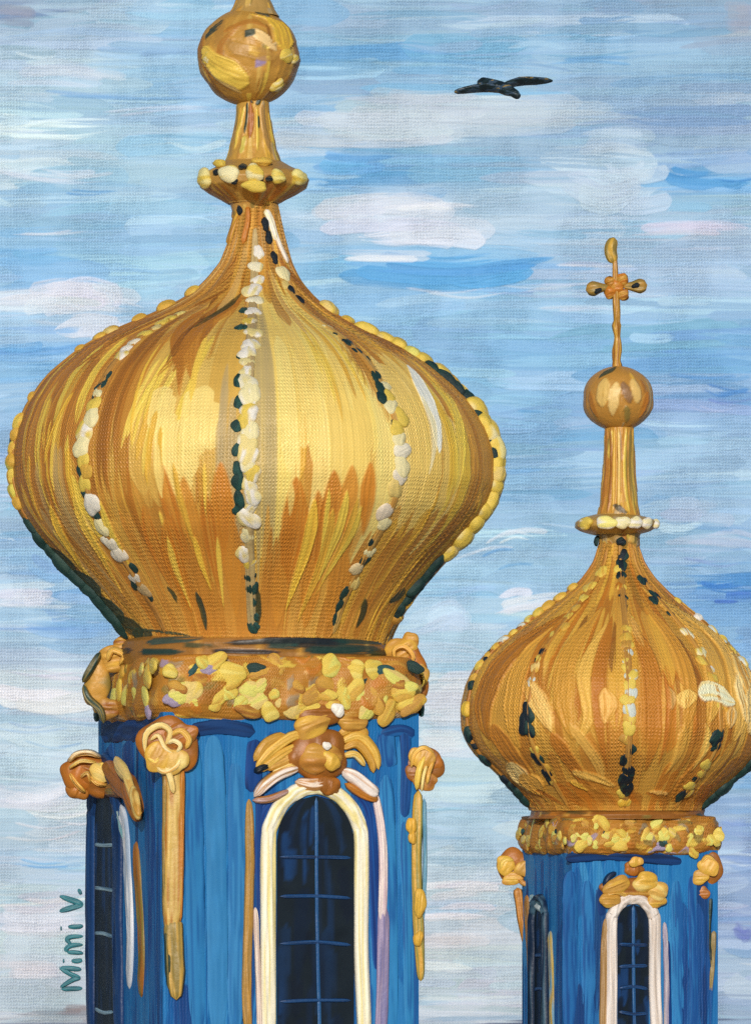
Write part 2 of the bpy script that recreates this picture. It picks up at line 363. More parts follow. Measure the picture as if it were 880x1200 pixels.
def build_ground():  # unseen ground, made pale so its bounce lifts the dome undersides
    m = bpy.data.materials.new('pale_bounce_ground'); m.use_nodes = True
    N = m.node_tree.nodes; Lk = m.node_tree.links.new; b = N['Principled BSDF']
    nz = N.new('ShaderNodeTexNoise'); nz.inputs['Scale'].default_value = .3; nz.inputs['Detail'].default_value = 8
    tc = N.new('ShaderNodeTexCoord'); Lk(tc.outputs['Object'], nz.inputs['Vector'])
    cr = N.new('ShaderNodeValToRGB'); cr.color_ramp.elements[0].color = (.30, .28, .25, 1); cr.color_ramp.elements[1].color = (.42, .40, .36, 1)
    Lk(nz.outputs['Fac'], cr.inputs['Fac']); Lk(cr.outputs[0], b.inputs['Base Color']); b.inputs['Roughness'].default_value = .9
    g = np.linspace(-1, 1, 61); g = np.sign(g) * np.abs(g) ** 2 * 2500
    XX, YY = np.meshgrid(g, g)
    V = np.stack([XX, YY, np.zeros_like(XX)], -1).reshape(-1, 3)
    o = link('ground', write_mesh('ground', V, grid_faces(61, 61), np.full((len(V), 3), .1)), m); o['kind'] = 'structure'
build_ground()

# ------------------------------------------------------------------ reusable bead shapes (one mesh per pigment and shape)
BEADS = {}
def bead_mesh(col, col2=None, kind='bead'):
    key = (col, col2, kind)
    if key not in BEADS:
        L = []
        for i in range(3):
            V, F, C = blob_arrays(1, 1, 1, col, col2, .10, fur=.30)
            me = write_mesh(kind, V, F, C); me.materials.append(M_BEAD if kind in ('bead', 'ornament') else M_TRIM)
            L.append(me)
        BEADS[key] = L
    return random.choice(BEADS[key])

def place(name, me, parent, cen, N, T, sx, sy, sz):
    N = np.asarray(N, float); N = N / np.linalg.norm(N)
    T = np.asarray(T, float); T = T - N * (T @ N); T = T / np.linalg.norm(T)
    B = np.cross(N, T)
    o = bpy.data.objects.new(name, me); COL.objects.link(o); o.parent = parent
    M = Matrix.Identity(4)
    for r in range(3):
        M[r][0] = T[r] * sx; M[r][1] = B[r] * sy; M[r][2] = N[r] * sz; M[r][3] = cen[r]
    o.matrix_local = M
    return o

# ------------------------------------------------------------------ towers
class Tower:
    def __init__(s, name, ax, D, label):
        s.ax = ax; s.D = D; s.k = D / D0 * .01
        s.base = at(ax, HZ, D); s.base[2] = 0
        s.root = bpy.data.objects.new(name, None); COL.objects.link(s.root)
        s.root.location = s.base; s.root['label'] = label; s.root['category'] = 'tower'
        s.root.empty_display_size = 2
    def z(s, y): return CAM[2] + (HZ - np.asarray(y, float)) * s.k
    # dome surface point for angle th (0 = towards the viewer) at picture row y
    def set_profile(s, y, rl, rr):
        s.py = np.array(y, float); s.rl = np.array(rl, float); s.rr = np.array(rr, float)
        yy = np.linspace(s.py[0], s.py[-1], 400)
        f = lambda r: np.convolve(np.pad(np.interp(yy, s.py, r), 10, 'edge'), np.hanning(21) / np.hanning(21).sum(), 'valid')
        s.yy = yy; s.fl = f(s.rl); s.fr = f(s.rr)
    def rad(s, y, th):
        c = np.sin(th) * .5 + .5
        return np.interp(y, s.yy, s.fl) * (1 - c) + np.interp(y, s.yy, s.fr) * c
    def surf(s, y, th, off=0.0):
        y = np.asarray(y, float); th = np.asarray(th, float)
        r = (s.rad(y, th) + off) * s.k
        return np.stack([r * np.sin(th), -r * np.cos(th), s.z(y) + 0 * r], -1)     # relative to the tower's base
    def nrm(s, y, th):
        e = 1.5
        a = s.surf(y - e, th); b = s.surf(y + e, th); c = s.surf(y, th - .01); d = s.surf(y, th + .01)
        n = np.cross(d - c, a - b); return n / (np.linalg.norm(n, axis=-1)[..., None] + 1e-9)
    def th_of(s, x, y):
        dx = x - s.ax
        r = np.where(dx < 0, np.interp(y, s.yy, s.fl), np.interp(y, s.yy, s.fr)) if not np.isscalar(dx) else (np.interp(y, s.yy, s.fl if dx < 0 else s.fr))
        return np.arcsin(np.clip(dx / r, -.999, .999))

    def dome(s, mat, painter, step, K):
        th = np.concatenate([np.linspace(-PI, -1.9, 24)[:-1], np.arange(-1.9, 1.9, step / K), np.linspace(1.9, PI, 24)[:-1]])
        y = np.arange(s.py[0], s.py[-1] + .01, step)
        p = Paint(th * K, y, OCHRE)
        def st(pts, w, col, a=.9, **kw):
            P = [(s.th_of(float(x_), float(y_)) * K, y_) for x_, y_ in pts]
            mx, my = pts[len(pts) // 2]
            q = max(.25, float(s.rad(my, s.th_of(float(mx), float(my)))) / K) * max(.45, math.cos(s.th_of(float(mx), float(my))))
            p.stroke(P, w / q, col, a, **kw)
        painter(p, st, K)
        p.C = np.minimum(p.C * np.array([1.12, 1.10, 1.0]), .9)
        TH, YY = np.meshgrid(th, y)
        V = s.surf(YY, TH); N = s.nrm(YY, TH)
        V = V + N * (p.H * s.k * .9)[..., None]
        W = np.stack([TH * K, YY], -1)
        me = write_mesh('dome', V.reshape(-1, 3), grid_faces(len(y), len(th), wrap=True)[:, ::-1], p.C.reshape(-1, 3), W.reshape(-1, 2))
        return link('dome', me, mat, s.root)

    def lathe(s, name, mat, prof, painter=None, col=OCHRE, step=1.2, cx=0.0, label=None, y_round=None):
        """turned piece: prof = [(y, r)] in picture units, top to bottom"""
        y = np.arange(prof[0][0], prof[-1][0] + .01, step)
        P = np.array(prof, float)
        yy = np.linspace(P[0, 0], P[-1, 0], 300)
        r = np.interp(yy, P[:, 0], P[:, 1])
        if len(P) > 8: pass
        R = np.interp(y, yy, r)
        n = 140; th = np.linspace(-PI, PI, n + 1)[:-1]
        K = max(P[:, 1].max(), 12)
        p = Paint(th * K, y, col)
        for i in range(int(18 + len(y) * .3)):
            a0 = rng.uniform(-3.1, 3.1) * K; y0 = rng.uniform(y[0], y[-1]); L = rng.uniform(.15, .6) * (y[-1] - y[0]) + 6
            c = random.choice([BROWN, OCHRE, GOLD, OLIVE, YEL, GREY, UMBER, (214,176,90), (190,140,64)])
            p.stroke([(a0, y0), (a0 + rng.normal(0, 3), min(y0 + L, y[-1]))], rng.uniform(4, 11), c, .88, h=1.3, dry=.4)
        if painter: painter(p, K)
        TH, YY = np.meshgrid(th, y)
        wt = rng.random((max(4, int(len(y) / 9)), 12)); wt[:, -1] = wt[:, 0]
        lump = tex2(wt, None, np.repeat(np.linspace(0, 1, len(y))[:, None], n, 1), np.repeat((th[None, :] / (2 * PI) + .5), len(y), 0)) - .5
        rr = (R[:, None] * (1 + .075 * lump) + p.H * 1.1) * s.k
        V = np.stack([rr * np.sin(TH) + cx * s.k, -rr * np.cos(TH), s.z(YY)], -1)
        nV = V.reshape(-1, 3); F = grid_faces(len(y), n, wrap=True)[:, ::-1]
        C = p.C.reshape(-1, 3)
        # closed ends
        top = np.array([[cx * s.k, 0, s.z(y[0])], [cx * s.k, 0, s.z(y[-1])]])
        it = len(nV); nV = np.vstack([nV, top]); C = np.vstack([C, C[0], C[-1]])
        j = np.arange(n); j2 = (j + 1) % n; o = (len(y) - 1) * n
        F3 = np.concatenate([np.stack([np.full(n, it), j, j2], 1)[:, ::-1], np.stack([np.full(n, it + 1), o + j2, o + j], 1)[:, ::-1]])
        me = write_mesh(name, nV, F, C, np.vstack([np.stack([TH * K, YY], -1).reshape(-1, 2), np.zeros((2, 2))]), F3)
        return link(name, me, mat, s.root)

    def rib(s, th, y0, y1, w, col, col2=None, lift=1.0):
        y = np.linspace(y0, y1, 70)
        mb = MB(); P = s.surf(y, np.full(70, th)); N = s.nrm(y, np.full(70, th))
        mb.ribbon(P, w * s.k, N, col, th=3.2 * s.k * lift, col2=col2, n=90, ends=30, wp=[.6, .85, 1, 1, 1, .95, .9])
        return mb.build('dome_rib', M_GILT, s.root)
    def bead(s, rib, x, y, d, col, col2=None, th=None, name='bead', stretch=1.05, lift=.42):
        t = s.th_of(float(x), float(y)) if th is None else th
        C = s.surf(y, t); N = s.nrm(y, t)
        T = s.surf(y + 2, t) - C + rng.normal(0, .35, 3) * s.k * 2
        r = d * .5 * s.k * rng.uniform(.92, 1.1)
        kind = 'bead' if name == 'bead' else 'dark_daub'
        place(name, bead_mesh(col, col2, kind), rib, C, N, T, r * stretch * rng.uniform(.95, 1.2), r * rng.uniform(.9, 1.05), r * lift)

ROT = math.radians(17)
class Face:
    """one upright wall of the square shaft"""
    def __init__(s, T, n2, half):
        s.T = T; s.n = np.array([n2[0], n2[1], 0.0]); s.u = np.array([-n2[1], n2[0], 0.0])   # u runs to the right seen from outside
        s.half = half; s.o = s.n * half
    def px(s, x, y, off=0.0):
        """point of the wall seen at picture place x, y (relative to the tower's base)"""
        k = .01 / D0
        d = np.array([(x - 440) * k, 1.0 / 1.0 * 1.0, (HZ - y) * k]); d = np.array([(x - 440) * .01, D0, (HZ - y) * .01])
        c = CAM - s.T.base
        t = ((s.o + s.n * off - c) @ s.n) / (d @ s.n)
        return c + d * t
    def uv(s, u, z, off=0.0): return s.o + s.u * u + s.n * off + np.array([0, 0, z])
    def pts(s, L, off=0.0): return np.array([s.px(x, y, off) for x, y in L])

class Corner(Face):
    def __init__(s, T, x, half):
        n = np.array([0, -1.0, 0]); s.T = T; s.n = n; s.u = np.array([1.0, 0, 0])
        P = x; s.o = P; s.half = half

def shaft(T, half, ytop, mat, painters, bound):
    """square shaft down to the ground as one mesh of four painted walls"""
    k = T.k; mbV = []; mbC = []; mbW = []; F = []; n0 = 0
    normals = [(-math.sin(ROT) * 0 + math.sin(ROT), -math.cos(ROT)), (-math.cos(ROT), -math.sin(ROT)), (-math.sin(ROT), math.cos(ROT)), (math.cos(ROT), math.sin(ROT))]
    faces = [Face(T, n, half) for n in normals]
    hp = half / k
    for i, f in enumerate(faces):
        X = np.linspace(-hp, hp, 220 if i < 2 else 60)
        Y = np.concatenate([np.arange(ytop, 1225, 1.6), np.linspace(1226, HZ + CAM[2] / k, 14)])
        p = Paint(X, Y, (24, 106, 170))
        painters(p, i, hp, f)
        XX, YY = np.meshgrid(X, Y)
        off = p.H * k * .7
        edge = np.clip((hp - np.abs(XX)) / 3, 0, 1); off = off * edge
        V = f.o + f.u * (XX * k)[..., None] + f.n * off[..., None] + np.array([0, 0, 1.0]) * T.z(YY)[..., None]
        mbV.append(V.reshape(-1, 3)); mbC.append(p.C.reshape(-1, 3)); mbW.append(np.stack([XX, YY], -1).reshape(-1, 2))
        F.append(grid_faces(len(Y), len(X))[:, ::-1] + n0); n0 += XX.size
    # lid under the cornice
    lid = np.array([f.uv(-half, T.z(ytop)) for f in faces]); order = [0, 3, 2, 1]
    mbV.append(lid[order]); mbC.append(np.tile(lin((30, 60, 100)), (4, 1))); mbW.append(np.zeros((4, 2))); F.append(np.array([[n0, n0 + 1, n0 + 2, n0 + 3]]))
    me = write_mesh('tower_wall', np.concatenate(mbV), np.concatenate(F), np.concatenate(mbC), np.concatenate(mbW))
    link('tower_wall', me, mat, T.root)
    return faces

def blue_painter(light_right):
    def run(p, i, hp, f):
        for q in range(170):
            x = rng.uniform(-hp, hp); y = rng.uniform(p.Y[0] - 20, 1230); L = rng.uniform(70, 260)
            c = random.choice([(34,116,178), (46,126,185), (26,100,164), (16,78,144), (38,120,181), (58,136,190)])
            p.stroke([(x, y), (x + rng.normal(0, 3), y + L)], rng.uniform(5, 20), c, rng.uniform(.5, .9), h=.45, dry=.5, jit=.06)
        for q in range(16):
            x = rng.uniform(-hp, hp); y = rng.uniform(p.Y[0], 1150)
            p.stroke([(x, y), (x + rng.normal(0, 3), y + rng.uniform(60, 200))], rng.uniform(6, 18), random.choice([(20, 62, 124), (26, 78, 142), (16, 50, 104)]), .85, h=1, dry=.5)
    return run

def cornice(T, half, y0, y1, over, mat, dome_r):
    """rounded square gilt band between shaft and dome"""
    k = T.k
    ym = (y0 + y1) / 2; hh = (y1 - y0) / 2
    prof = [(y1, 0.0), (y1 - .12 * hh, over * .45), (y1 - .45 * hh, over * .95), (ym, over * 1.0), (y0 + .5 * hh, over * .9), (y0 + .18 * hh, over * .55), (y0, over * .05), (y0 - 1, -30)]
    P = np.array(prof); u = np.linspace(0, len(P) - 1.001, 56); P = catmull(P, 56)
    n = 640; a = np.linspace(-PI, PI, n + 1)[:-1]
    # superellipse outline
    e = 9.0
    ca, sa = np.cos(a), np.sin(a)
    R = (np.abs(ca) ** e + np.abs(sa) ** e) ** (-1 / e)
    p = Paint(a * 250, np.arange(56) * 1.6, (182, 124, 44))
    for q in range(420):
        x = rng.uniform(-3.14, 3.14) * 250; y = rng.uniform(0, 88); L = rng.uniform(12, 40)
        c = random.choice([BROWN, ORANGE, OCHRE, GOLD, OLIVE, BROWN, (160, 140, 110), LILAC if rng.random() < .4 else OCHRE, YEL])
        p.stroke([(x, y), (x + L * .5, y + rng.normal(0, 5)), (x + L, y + rng.normal(0, 4))], rng.uniform(5, 12), c, .85, axis='x', h=1.5, dry=.4)
    A, PO = np.meshgrid(a, P[:, 1]); PY = np.repeat(P[:, :1], n, 1)
    wav = 1.6 * np.sin(A * 11 + 1) + 1.4 * np.sin(A * 23 + PY * .1)
    r = (half / k + PO + wav * (PO > 0)) * R[None, :] + p.H * 1.0
    lx = r * np.cos(A) * k; ly = r * np.sin(A) * k
    c, s_ = math.cos(ROT), math.sin(ROT)
    V = np.stack([lx * c - ly * s_, lx * s_ + ly * c, T.z(PY + .7 * np.sin(A * 15))], -1)
    me = write_mesh('cornice', V.reshape(-1, 3), grid_faces(56, n, wrap=True), p.C.reshape(-1, 3), np.stack([A * 250, PY], -1).reshape(-1, 2))
    return link('cornice', me, mat, T.root)

DEEP = {BROWN: (150, 92, 32), ORANGE: (172, 104, 34)}
LIGHT = {GOLD: (232, 190, 92), PALE: (240, 218, 150), OCHRE: (210, 160, 74)}  # pale curls painted as highlights, deeper dabs as the dark gaps behind
def blob_on(f, mb, x, y, a, b, col, col2=None, ang=0, off=.0, th=.35):
    k = f.T.k; col = DEEP.get(col, col); col2 = DEEP.get(col2, col2)
    t = f.u * math.cos(math.radians(ang)) + np.array([0, 0, 1]) * math.sin(math.radians(ang))
    mb.blob(f.px(x, y, off), f.n, t, a * k, b * k, th * min(a, b) * k * 1.6, col, col2)
def rib_on(f, mb, L, w, col, col2=None, th=5, off=.0, **kw):
    col = LIGHT.get(col, col); col2 = LIGHT.get(col2, col2)
    mb.ribbon(f.pts(L, off), w * f.T.k, f.n, col, th=th * f.T.k, col2=col2, **kw)

def arched_window(T, f, xc, ysp, yb, hw, fw, cols, bars, bc=((26, 68, 116), (16, 40, 76))):
    """xc, half width hw and frame width fw in wall units; the arch springs at row ysp"""
    k = T.k
    c = f.px(xc, ysp) if np.isscalar(xc) else xc
    uc = (c - f.o) @ f.u
    zb = T.z(yb)
    zs = T.z(ysp)
    H = hw * k
    # pane: a rounded sheet of glass just proud of the wall
    ang = np.linspace(0, PI, 25)
    out = [(uc + H * math.cos(a), zs + H * 1.25 * math.sin(a)) for a in ang]
    rows = 60
    V = []; Cc = []
    zt = zs + H * 1.25
    p = Paint(np.linspace(-hw, hw, 26), np.linspace(0, 300, rows), NIGHT)
    for q in range(40):
        x = rng.uniform(-hw, hw); y = rng.uniform(-20, 280)
        p.stroke([(x, y), (x + rng.normal(0, 2), y + rng.uniform(30, 110))], rng.uniform(5, 16), random.choice([(14,30,50),(20,44,74),(22,60,108),(16,34,58),(12,24,40)]), .8, h=.8, dry=.5)
    for i in range(rows):
        zz = zt + (zb - zt) * (i / (rows - 1))
        w = H if zz <= zs else H * math.sqrt(max(0.0, 1 - ((zz - zs) / (H * 1.25)) ** 2))
        for j in range(26):
            V.append(f.uv(uc + w * (2 * j / 25 - 1), zz, .025))
    me = write_mesh('window_pane', V, grid_faces(rows, 26)[:, ::-1], p.C.reshape(-1, 3))
    win = MB()
    FW = fw * k
    L = [(uc - H - FW / 2, zb), (uc - H - FW / 2, (zb + zs) / 2), (uc - H - FW / 2, zs)] + [(uc + (H + FW / 2) * math.cos(a), zs + (H * 1.25 + FW / 2) * math.sin(a)) for a in np.linspace(PI, 0, 9)[1:-1]] + [(uc + H + FW / 2, zs), (uc + H + FW / 2, (zb + zs) / 2), (uc + H + FW * .75, zb)]
    win.ribbon([f.uv(a, b, .0) for a, b in L], FW, f.n, cols[0], th=8 * k, col2=cols[1], n=120, ends=60, jit=.1)
    w = win.build('window', M_TRIM, T.root)
    link('window_pane', me, M_PANE, w)
    for (kind, v) in bars:
        mb = MB()
        if kind == 'v':
            mb.ribbon([f.uv(uc + v * H, zt - .02, .03), f.uv(uc + (v + .02) * H, (zt + zb) / 2, .03), f.uv(uc + (v + .1) * H, zb, .03)], 4.4 * k, f.n, (28, 76, 128), th=1.2 * k, col2=(44, 100, 150), ends=60)
        else:
            zz = T.z(v)
            mb.ribbon([f.uv(uc - .93 * H, zz, .03), f.uv(uc, zz + rng.normal(0, 1.2) * k, .03), f.uv(uc + .93 * H, zz - rng.uniform(-1, 3) * k, .03)], 4.8 * k, f.n, bc[0], th=1.6 * k, col2=bc[1], ends=10)
        mb.build('glazing_bar', M_TRIM, w)
    return w

# ================================================================== near tower
T1 = Tower('dome_tower', 300, 60.0, 'large gold onion dome on blue tower, cropped at its ball, nearer than the other')
T1.set_profile([240, 262, 280, 310, 330, 350, 370, 390, 410, 430, 450, 480, 510, 540, 570, 600, 630, 660, 690, 720, 745, 758],
               [24, 26, 30, 42, 58, 80, 118, 165, 203, 228, 250, 270, 282, 287, 286, 277, 258, 228, 198, 170, 152, 148],
               [26, 30, 34, 42, 52, 68, 92, 128, 172, 206, 232, 262, 281, 290, 290, 278, 252, 220, 194, 172, 160, 156])

def paint_big(p, st, K):  # dome's shading laid in as pigment: palest right of centre, browner leftwards
    # ground coat of vertical strokes all round
    for q in range(900):
        th = rng.uniform(-PI, PI); y = rng.uniform(240, 740); L = rng.uniform(50, 170)
        c = random.choice([OCHRE, (182,124,50), GOLD, (196,142,62), (186,130,56), (214,166,76)])
        p.stroke([(th * K, y), (th * K + rng.normal(0, 8), y + L)], rng.uniform(14, 34), c, .8, h=1.2, dry=.4, jit=.09)
    def meridian(f, y0, y1, w, col, a=.9, df=0.0, **kw):
        ys = np.linspace(y0, y1, 6); L = []
        for i, y in enumerate(ys):
            ff = f + df * i / 5
            th = math.asin(max(-.999, min(.999, ff))); L.append((th * K, y))
        p.stroke(L, w, col, a, **kw)
    # far left panel: umber and brown with gold streaks
    for q in range(46):
        meridian(rng.uniform(-.99, -.66), rng.uniform(330, 560), rng.uniform(580, 735), rng.uniform(18, 40), random.choice([(184,124,52), (170,112,46), (156,102,42), (194,138,62), (186,130,56)]), .85, h=1.2, dry=.3)
    for q in range(16):
        y0 = rng.uniform(400, 600)
        meridian(rng.uniform(-.96, -.7), y0, y0 + rng.uniform(60, 170), rng.uniform(7, 16), random.choice([GOLD, YEL, (206,160,66)]), .85, h=1.8, df=.03)
    for q in range(8):
        y0 = rng.uniform(520, 620); meridian(rng.uniform(-.9, -.7), y0, y0 + 110, rng.uniform(8, 16), (190,160,104), .6)
    # left centre panel
    for q in range(40):
        meridian(rng.uniform(-.62, -.05), rng.uniform(340, 480), rng.uniform(520, 640), rng.uniform(16, 34), random.choice([(208,170,86), (200,158,76), (214,180,98), (204,164,80)]), .75, h=1.0)
    for q in range(18):
        meridian(rng.uniform(-.60, -.48), rng.uniform(360, 460), rng.uniform(540, 700), rng.uniform(5, 14), random.choice([BROWN, (150,96,38), (186,132,56)]), .85, h=1.6)
    for q in range(14):
        y0 = rng.uniform(400, 480); meridian(rng.uniform(-.45, -.2), y0, y0 + rng.uniform(60, 130), rng.uniform(4, 10), random.choice([YEL, GOLD, (232,204,96)]), .85, df=-.06, h=2.0)
    for q in range(12):
        st([(285 - rng.uniform(0, 30), 350 + rng.uniform(0, 40)), (262 - rng.uniform(0, 40), 395 + rng.uniform(-10, 20)), (235 - rng.uniform(0, 50), 440 + rng.uniform(0, 50))], rng.uniform(7, 16), random.choice([BROWN, (178,112,44), UMBER, (190,130,52)]), .9, h=1.8, tap=(.1, .5))
    for q in range(10):
        y0 = rng.uniform(470, 520); meridian(rng.uniform(-.44, -.12), y0, y0 + rng.uniform(50, 90), rng.uniform(20, 34), (232,206,126), .85, h=1.0, dry=.3)
    # right centre panel: pale yellow
    for q in range(80):
        y0 = rng.uniform(320, 520); meridian(rng.uniform(.03, .54), y0, y0 + rng.uniform(90, 190), rng.uniform(14, 32), random.choice([(234,206,122), (236,210,130), (228,198,110), (234,206,116)]), .85, h=.9, dry=.35, jit=.06)
    for q in range(16):
        y0 = rng.uniform(330, 440); meridian(rng.uniform(.3, .55), y0, y0 + rng.uniform(50, 110), rng.uniform(4, 10), random.choice([YEL, GOLD, (196,150,66)]), .8, h=1.6)
    for q in range(9):
        meridian(rng.uniform(.02, .09), rng.uniform(330, 420), rng.uniform(560, 720), rng.uniform(6, 12), (180,160,112), .7, h=.8)
        meridian(rng.uniform(-.12, -.03), rng.uniform(440, 520), rng.uniform(600, 720), rng.uniform(6, 14), (178,156,112), .7, h=.8)
    for q in range(8):
        st([(320 + q * 8, 300 + q * 12), (365 + q * 9, 372 + q * 10), (400 + q * 9, 430 + q * 14)], rng.uniform(6, 12), random.choice([(176,126,60), BROWN, (190,140,64)]), .7, h=1.2, tap=(.2, .4))
    for q in range(34):
        y0 = rng.uniform(400, 640); f0 = random.choice([rng.uniform(-.95, -.68), rng.uniform(-.62, -.1), rng.uniform(.62, .95)])
        meridian(f0, y0, y0 + rng.uniform(50, 130), rng.uniform(5, 11), random.choice([(226,184,70), (232,196,84), (218,172,62)]), .9, df=rng.normal(0, .03), h=2.4, dry=.35)
    # lower band: ochre ground, orange flame strokes painting reflections in the gold
    for q in range(70):
        meridian(rng.uniform(-.75, .75), rng.uniform(600, 690), 752, rng.uniform(12, 26), random.choice([(204,146,66), (196,134,56), (210,158,74), (190,128,52)]), .85, h=1.0, tap=(.5, .05), dry=.25)
    for x, y0, y1, w, dx in [(352,576,705,30,-16),(376,590,690,20,-14),(394,568,700,28,-24),(414,562,640,22,-12),(434,558,640,20,-10),(402,650,738,26,-16),(368,665,742,24,-8),(332,670,742,20,-4),(268,560,692,28,6),(250,590,700,20,12),(226,575,690,24,24),(202,560,670,20,28),(205,620,724,24,26),(278,640,730,20,4),(180,605,700,18,30)]:
        st([(x, y0), (x + dx * .35, (y0 + y1) / 2), (x + dx, y1)], w, random.choice([(204,130,44), (198,124,42), (206,140,54), (192,118,42)]), .93, h=1.8, tap=(.35, .5), dry=.15, col2=(206, 142, 58), jit=.06, soft=3.5)
    for x, y0, y1, w, dx in [(372,600,722,13,-34),(392,610,735,11,-40),(420,598,706,9,-50),(408,590,690,10,-34),(424,606,690,7,-46),(388,588,660,6,-12),(215,560,680,8,30),(236,640,700,7,18),(205,640,720,8,26),(262,640,720,6,6),(250,560,620,6,0),(100,590,700,9,50),(130,600,690,8,40),(70,600,680,8,40)]:
        st([(x, y0), (x + dx * .4, (y0 + y1) / 2), (x + dx, y1)], w, random.choice([(236,190,72), YEL, GOLD, (240,196,84)]), .95, h=3.4, tap=(.25, .5), dry=.2)
    for x, y0, y1, w, dx in [(346,580,620,8,-2),(198,540,600,12,4),(300,640,740,8,0)]:
        st([(x, y0), (x + dx, y1)], w, PALE, .85, h=1.2, tap=(.4, .5))
    # right panel: pale beside the rib, painted white highlight, yellow, then brown to the edge
    for q in range(26):
        meridian(rng.uniform(.62, .80), rng.uniform(420, 500), rng.uniform(560, 660), rng.uniform(14, 28), random.choice([(232,202,124), (226,192,104), (230,198,112)]), .9, h=1.0, dry=.3)
    for q in range(12):
        meridian(rng.uniform(.78, .86), rng.uniform(440, 500), rng.uniform(580, 660), rng.uniform(6, 14), random.choice([YEL, (226,186,70), GOLD]), .85, h=1.3)
    for q in range(22):
        meridian(rng.uniform(.86, .99), rng.uniform(390, 470), rng.uniform(570, 680), rng.uniform(7, 18), random.choice([(196,140,60), (182,124,48), (206,154,70), (172,112,44)]), .7, h=1.3)
    for q in range(16):
        meridian(rng.uniform(.6, .98), rng.uniform(600, 640), rng.uniform(680, 745), rng.uniform(8, 18), random.choice([(186,128,52), (178,116,44), GOLD, (196,146,66)]), .8, h=1.2)
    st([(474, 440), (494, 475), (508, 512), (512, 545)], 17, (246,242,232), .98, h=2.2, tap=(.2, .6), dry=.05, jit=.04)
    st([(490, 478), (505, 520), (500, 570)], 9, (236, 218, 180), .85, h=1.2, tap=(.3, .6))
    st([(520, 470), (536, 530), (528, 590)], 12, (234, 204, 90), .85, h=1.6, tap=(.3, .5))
    # shoulder towards the neck
    for q in range(40):
        th = rng.uniform(-1.5, 1.5); y0 = rng.uniform(245, 330)
        p.stroke([(th * K, y0), (th * K + rng.normal(0, 6), y0 + rng.uniform(40, 90))], rng.uniform(14, 40), random.choice([(190,148,84), (188,152,100), OCHRE, (176,126,62), (206,166,98)]), .85, h=1.2, dry=.3)
    for q in range(16):
        st([(280 - q * .6, 300 + q * 3.0), (230 - q * 2.5, 362 + q * 1.5), (150 - q * 4, 404 + q * 3)], rng.uniform(5, 11), random.choice([BROWN, (176,120,52), UMBER, (198,148,66), GOLD]), .8, h=1.5, tap=(.15, .4))
    for q in range(10):
        st([(325 + q, 300 + q * 2), (372 + q * 2, 362), (450 + q * 5, 425)], rng.uniform(5, 11), random.choice([BROWN, (176,116,46), (160,104,44), (190,138,60)]), .85, h=1.5, tap=(.15, .4))
    for x0, y0, x1, y1, x2, y2 in [(284,352,262,375,222,405),(278,362,258,378,232,392)]:
        st([(x0, y0), (x1, y1), (x2, y2)], 9, (74, 66, 36), .85, h=1.4, tap=(.2, .6))
    # dark green daubs low on the left and along the foot
    for x0, y0, x1, y1, w in [(60,642,94,676,22),(92,670,122,704,22),(116,698,148,732,22),(142,722,168,750,20),(106,690,130,716,12),(236,700,248,744,6),(203,694,214,712,5),(456,710,472,692,8),(428,706,418,740,6),(300,690,303,745,12),(394,726,404,700,6),(150,736,230,750,16),(168,740,172,752,20)]:
        st([(x0, y0), ((x0 + x1) / 2 + 2, (y0 + y1) / 2), (x1, y1)], w * 1.2, random.choice([GREEN, (38,72,66), (30,54,44)]), .92, h=1.6, tap=(.25, .35), dry=.35, col2=(60, 70, 44))
T1.dome(M_DOME, paint_big, 1.05, 290)

def foot1(p, K):
    for q in range(64):
        x = rng.uniform(-3.3, 3) * K; y = rng.uniform(752, 768)
        p.stroke([(x, y), (x + rng.uniform(30, 110), y + rng.normal(0, 3))], rng.uniform(4, 10), random.choice([GREEN, NIGHT, (36,72,70), (64,72,46), (28,40,44)]), .9, axis='x', h=1.2, dry=.4)
T1.lathe('dome_base', M_GILT, [(746, 148), (753, 156), (766, 157), (792, 158)], foot1, (150, 104, 44), step=.9)

# ribs with beads; dark green daubs paint the shade gaps between them
A1 = dict(c=T1.th_of(298., 520.), l=math.radians(-41), r=math.radians(35.5), ol=math.radians(-77), orr=math.radians(74))
r_c = T1.rib(A1['c'], 268, 748, 13, (176, 152, 106), (196, 172, 116))
r_l = T1.rib(A1['l'], 300, 748, 10, (178, 132, 66), (160, 108, 46))
r_r = T1.rib(A1['r'], 300, 748, 10, (182, 134, 62), (204, 166, 92))
r_ol = T1.rib(A1['ol'], 300, 748, 11, (170, 114, 48), (196, 146, 62))
r_or = T1.rib(A1['orr'], 300, 748, 11, (170, 112, 44), (190, 140, 62))
for t in (128, 172, -142): T1.rib(math.radians(t), 300, 748, 10, (178, 126, 56), (200, 156, 76))
def bead_on(rib, th, y, d, col, col2=None, dx=0, name='bead', **k):
    if abs(th) > 1.2: k['lift'] = .85; dx *= .6
    d *= (1.38 if th > 1.2 else 1.35 if th < -1.2 else 1.25 if abs(th) < .2 else 1.5) if name == 'bead' else 1.55 if abs(th) > 1.2 else 1.15
    r = T1.rad(y, th); T1.bead(rib, 0, y, d, col, col2, th=th + dx / max(r, 20), name=name, **k)
CR2 = (226, 206, 120)
yb = [300, 318, 335, 349, 362, 378, 392, 408, 424, 434, 445, 458, 470, 483, 492, 505, 515, 527, 541, 552, 562, 574, 586, 598, 610, 622, 640, 660, 670]
for i, y in enumerate(yb):
    wh = 415 < y < 480 or y < 380
    bead_on(r_c, A1['c'], y, rng.uniform(11, 16) if y < 340 or y > 645 else rng.uniform(14, 20), random.choice([(236,228,196), WHITE]) if wh else random.choice([CREAM, YEL, (234,214,140)]), WHITE if not wh else (230,214,150), dx=rng.normal(0, 3))
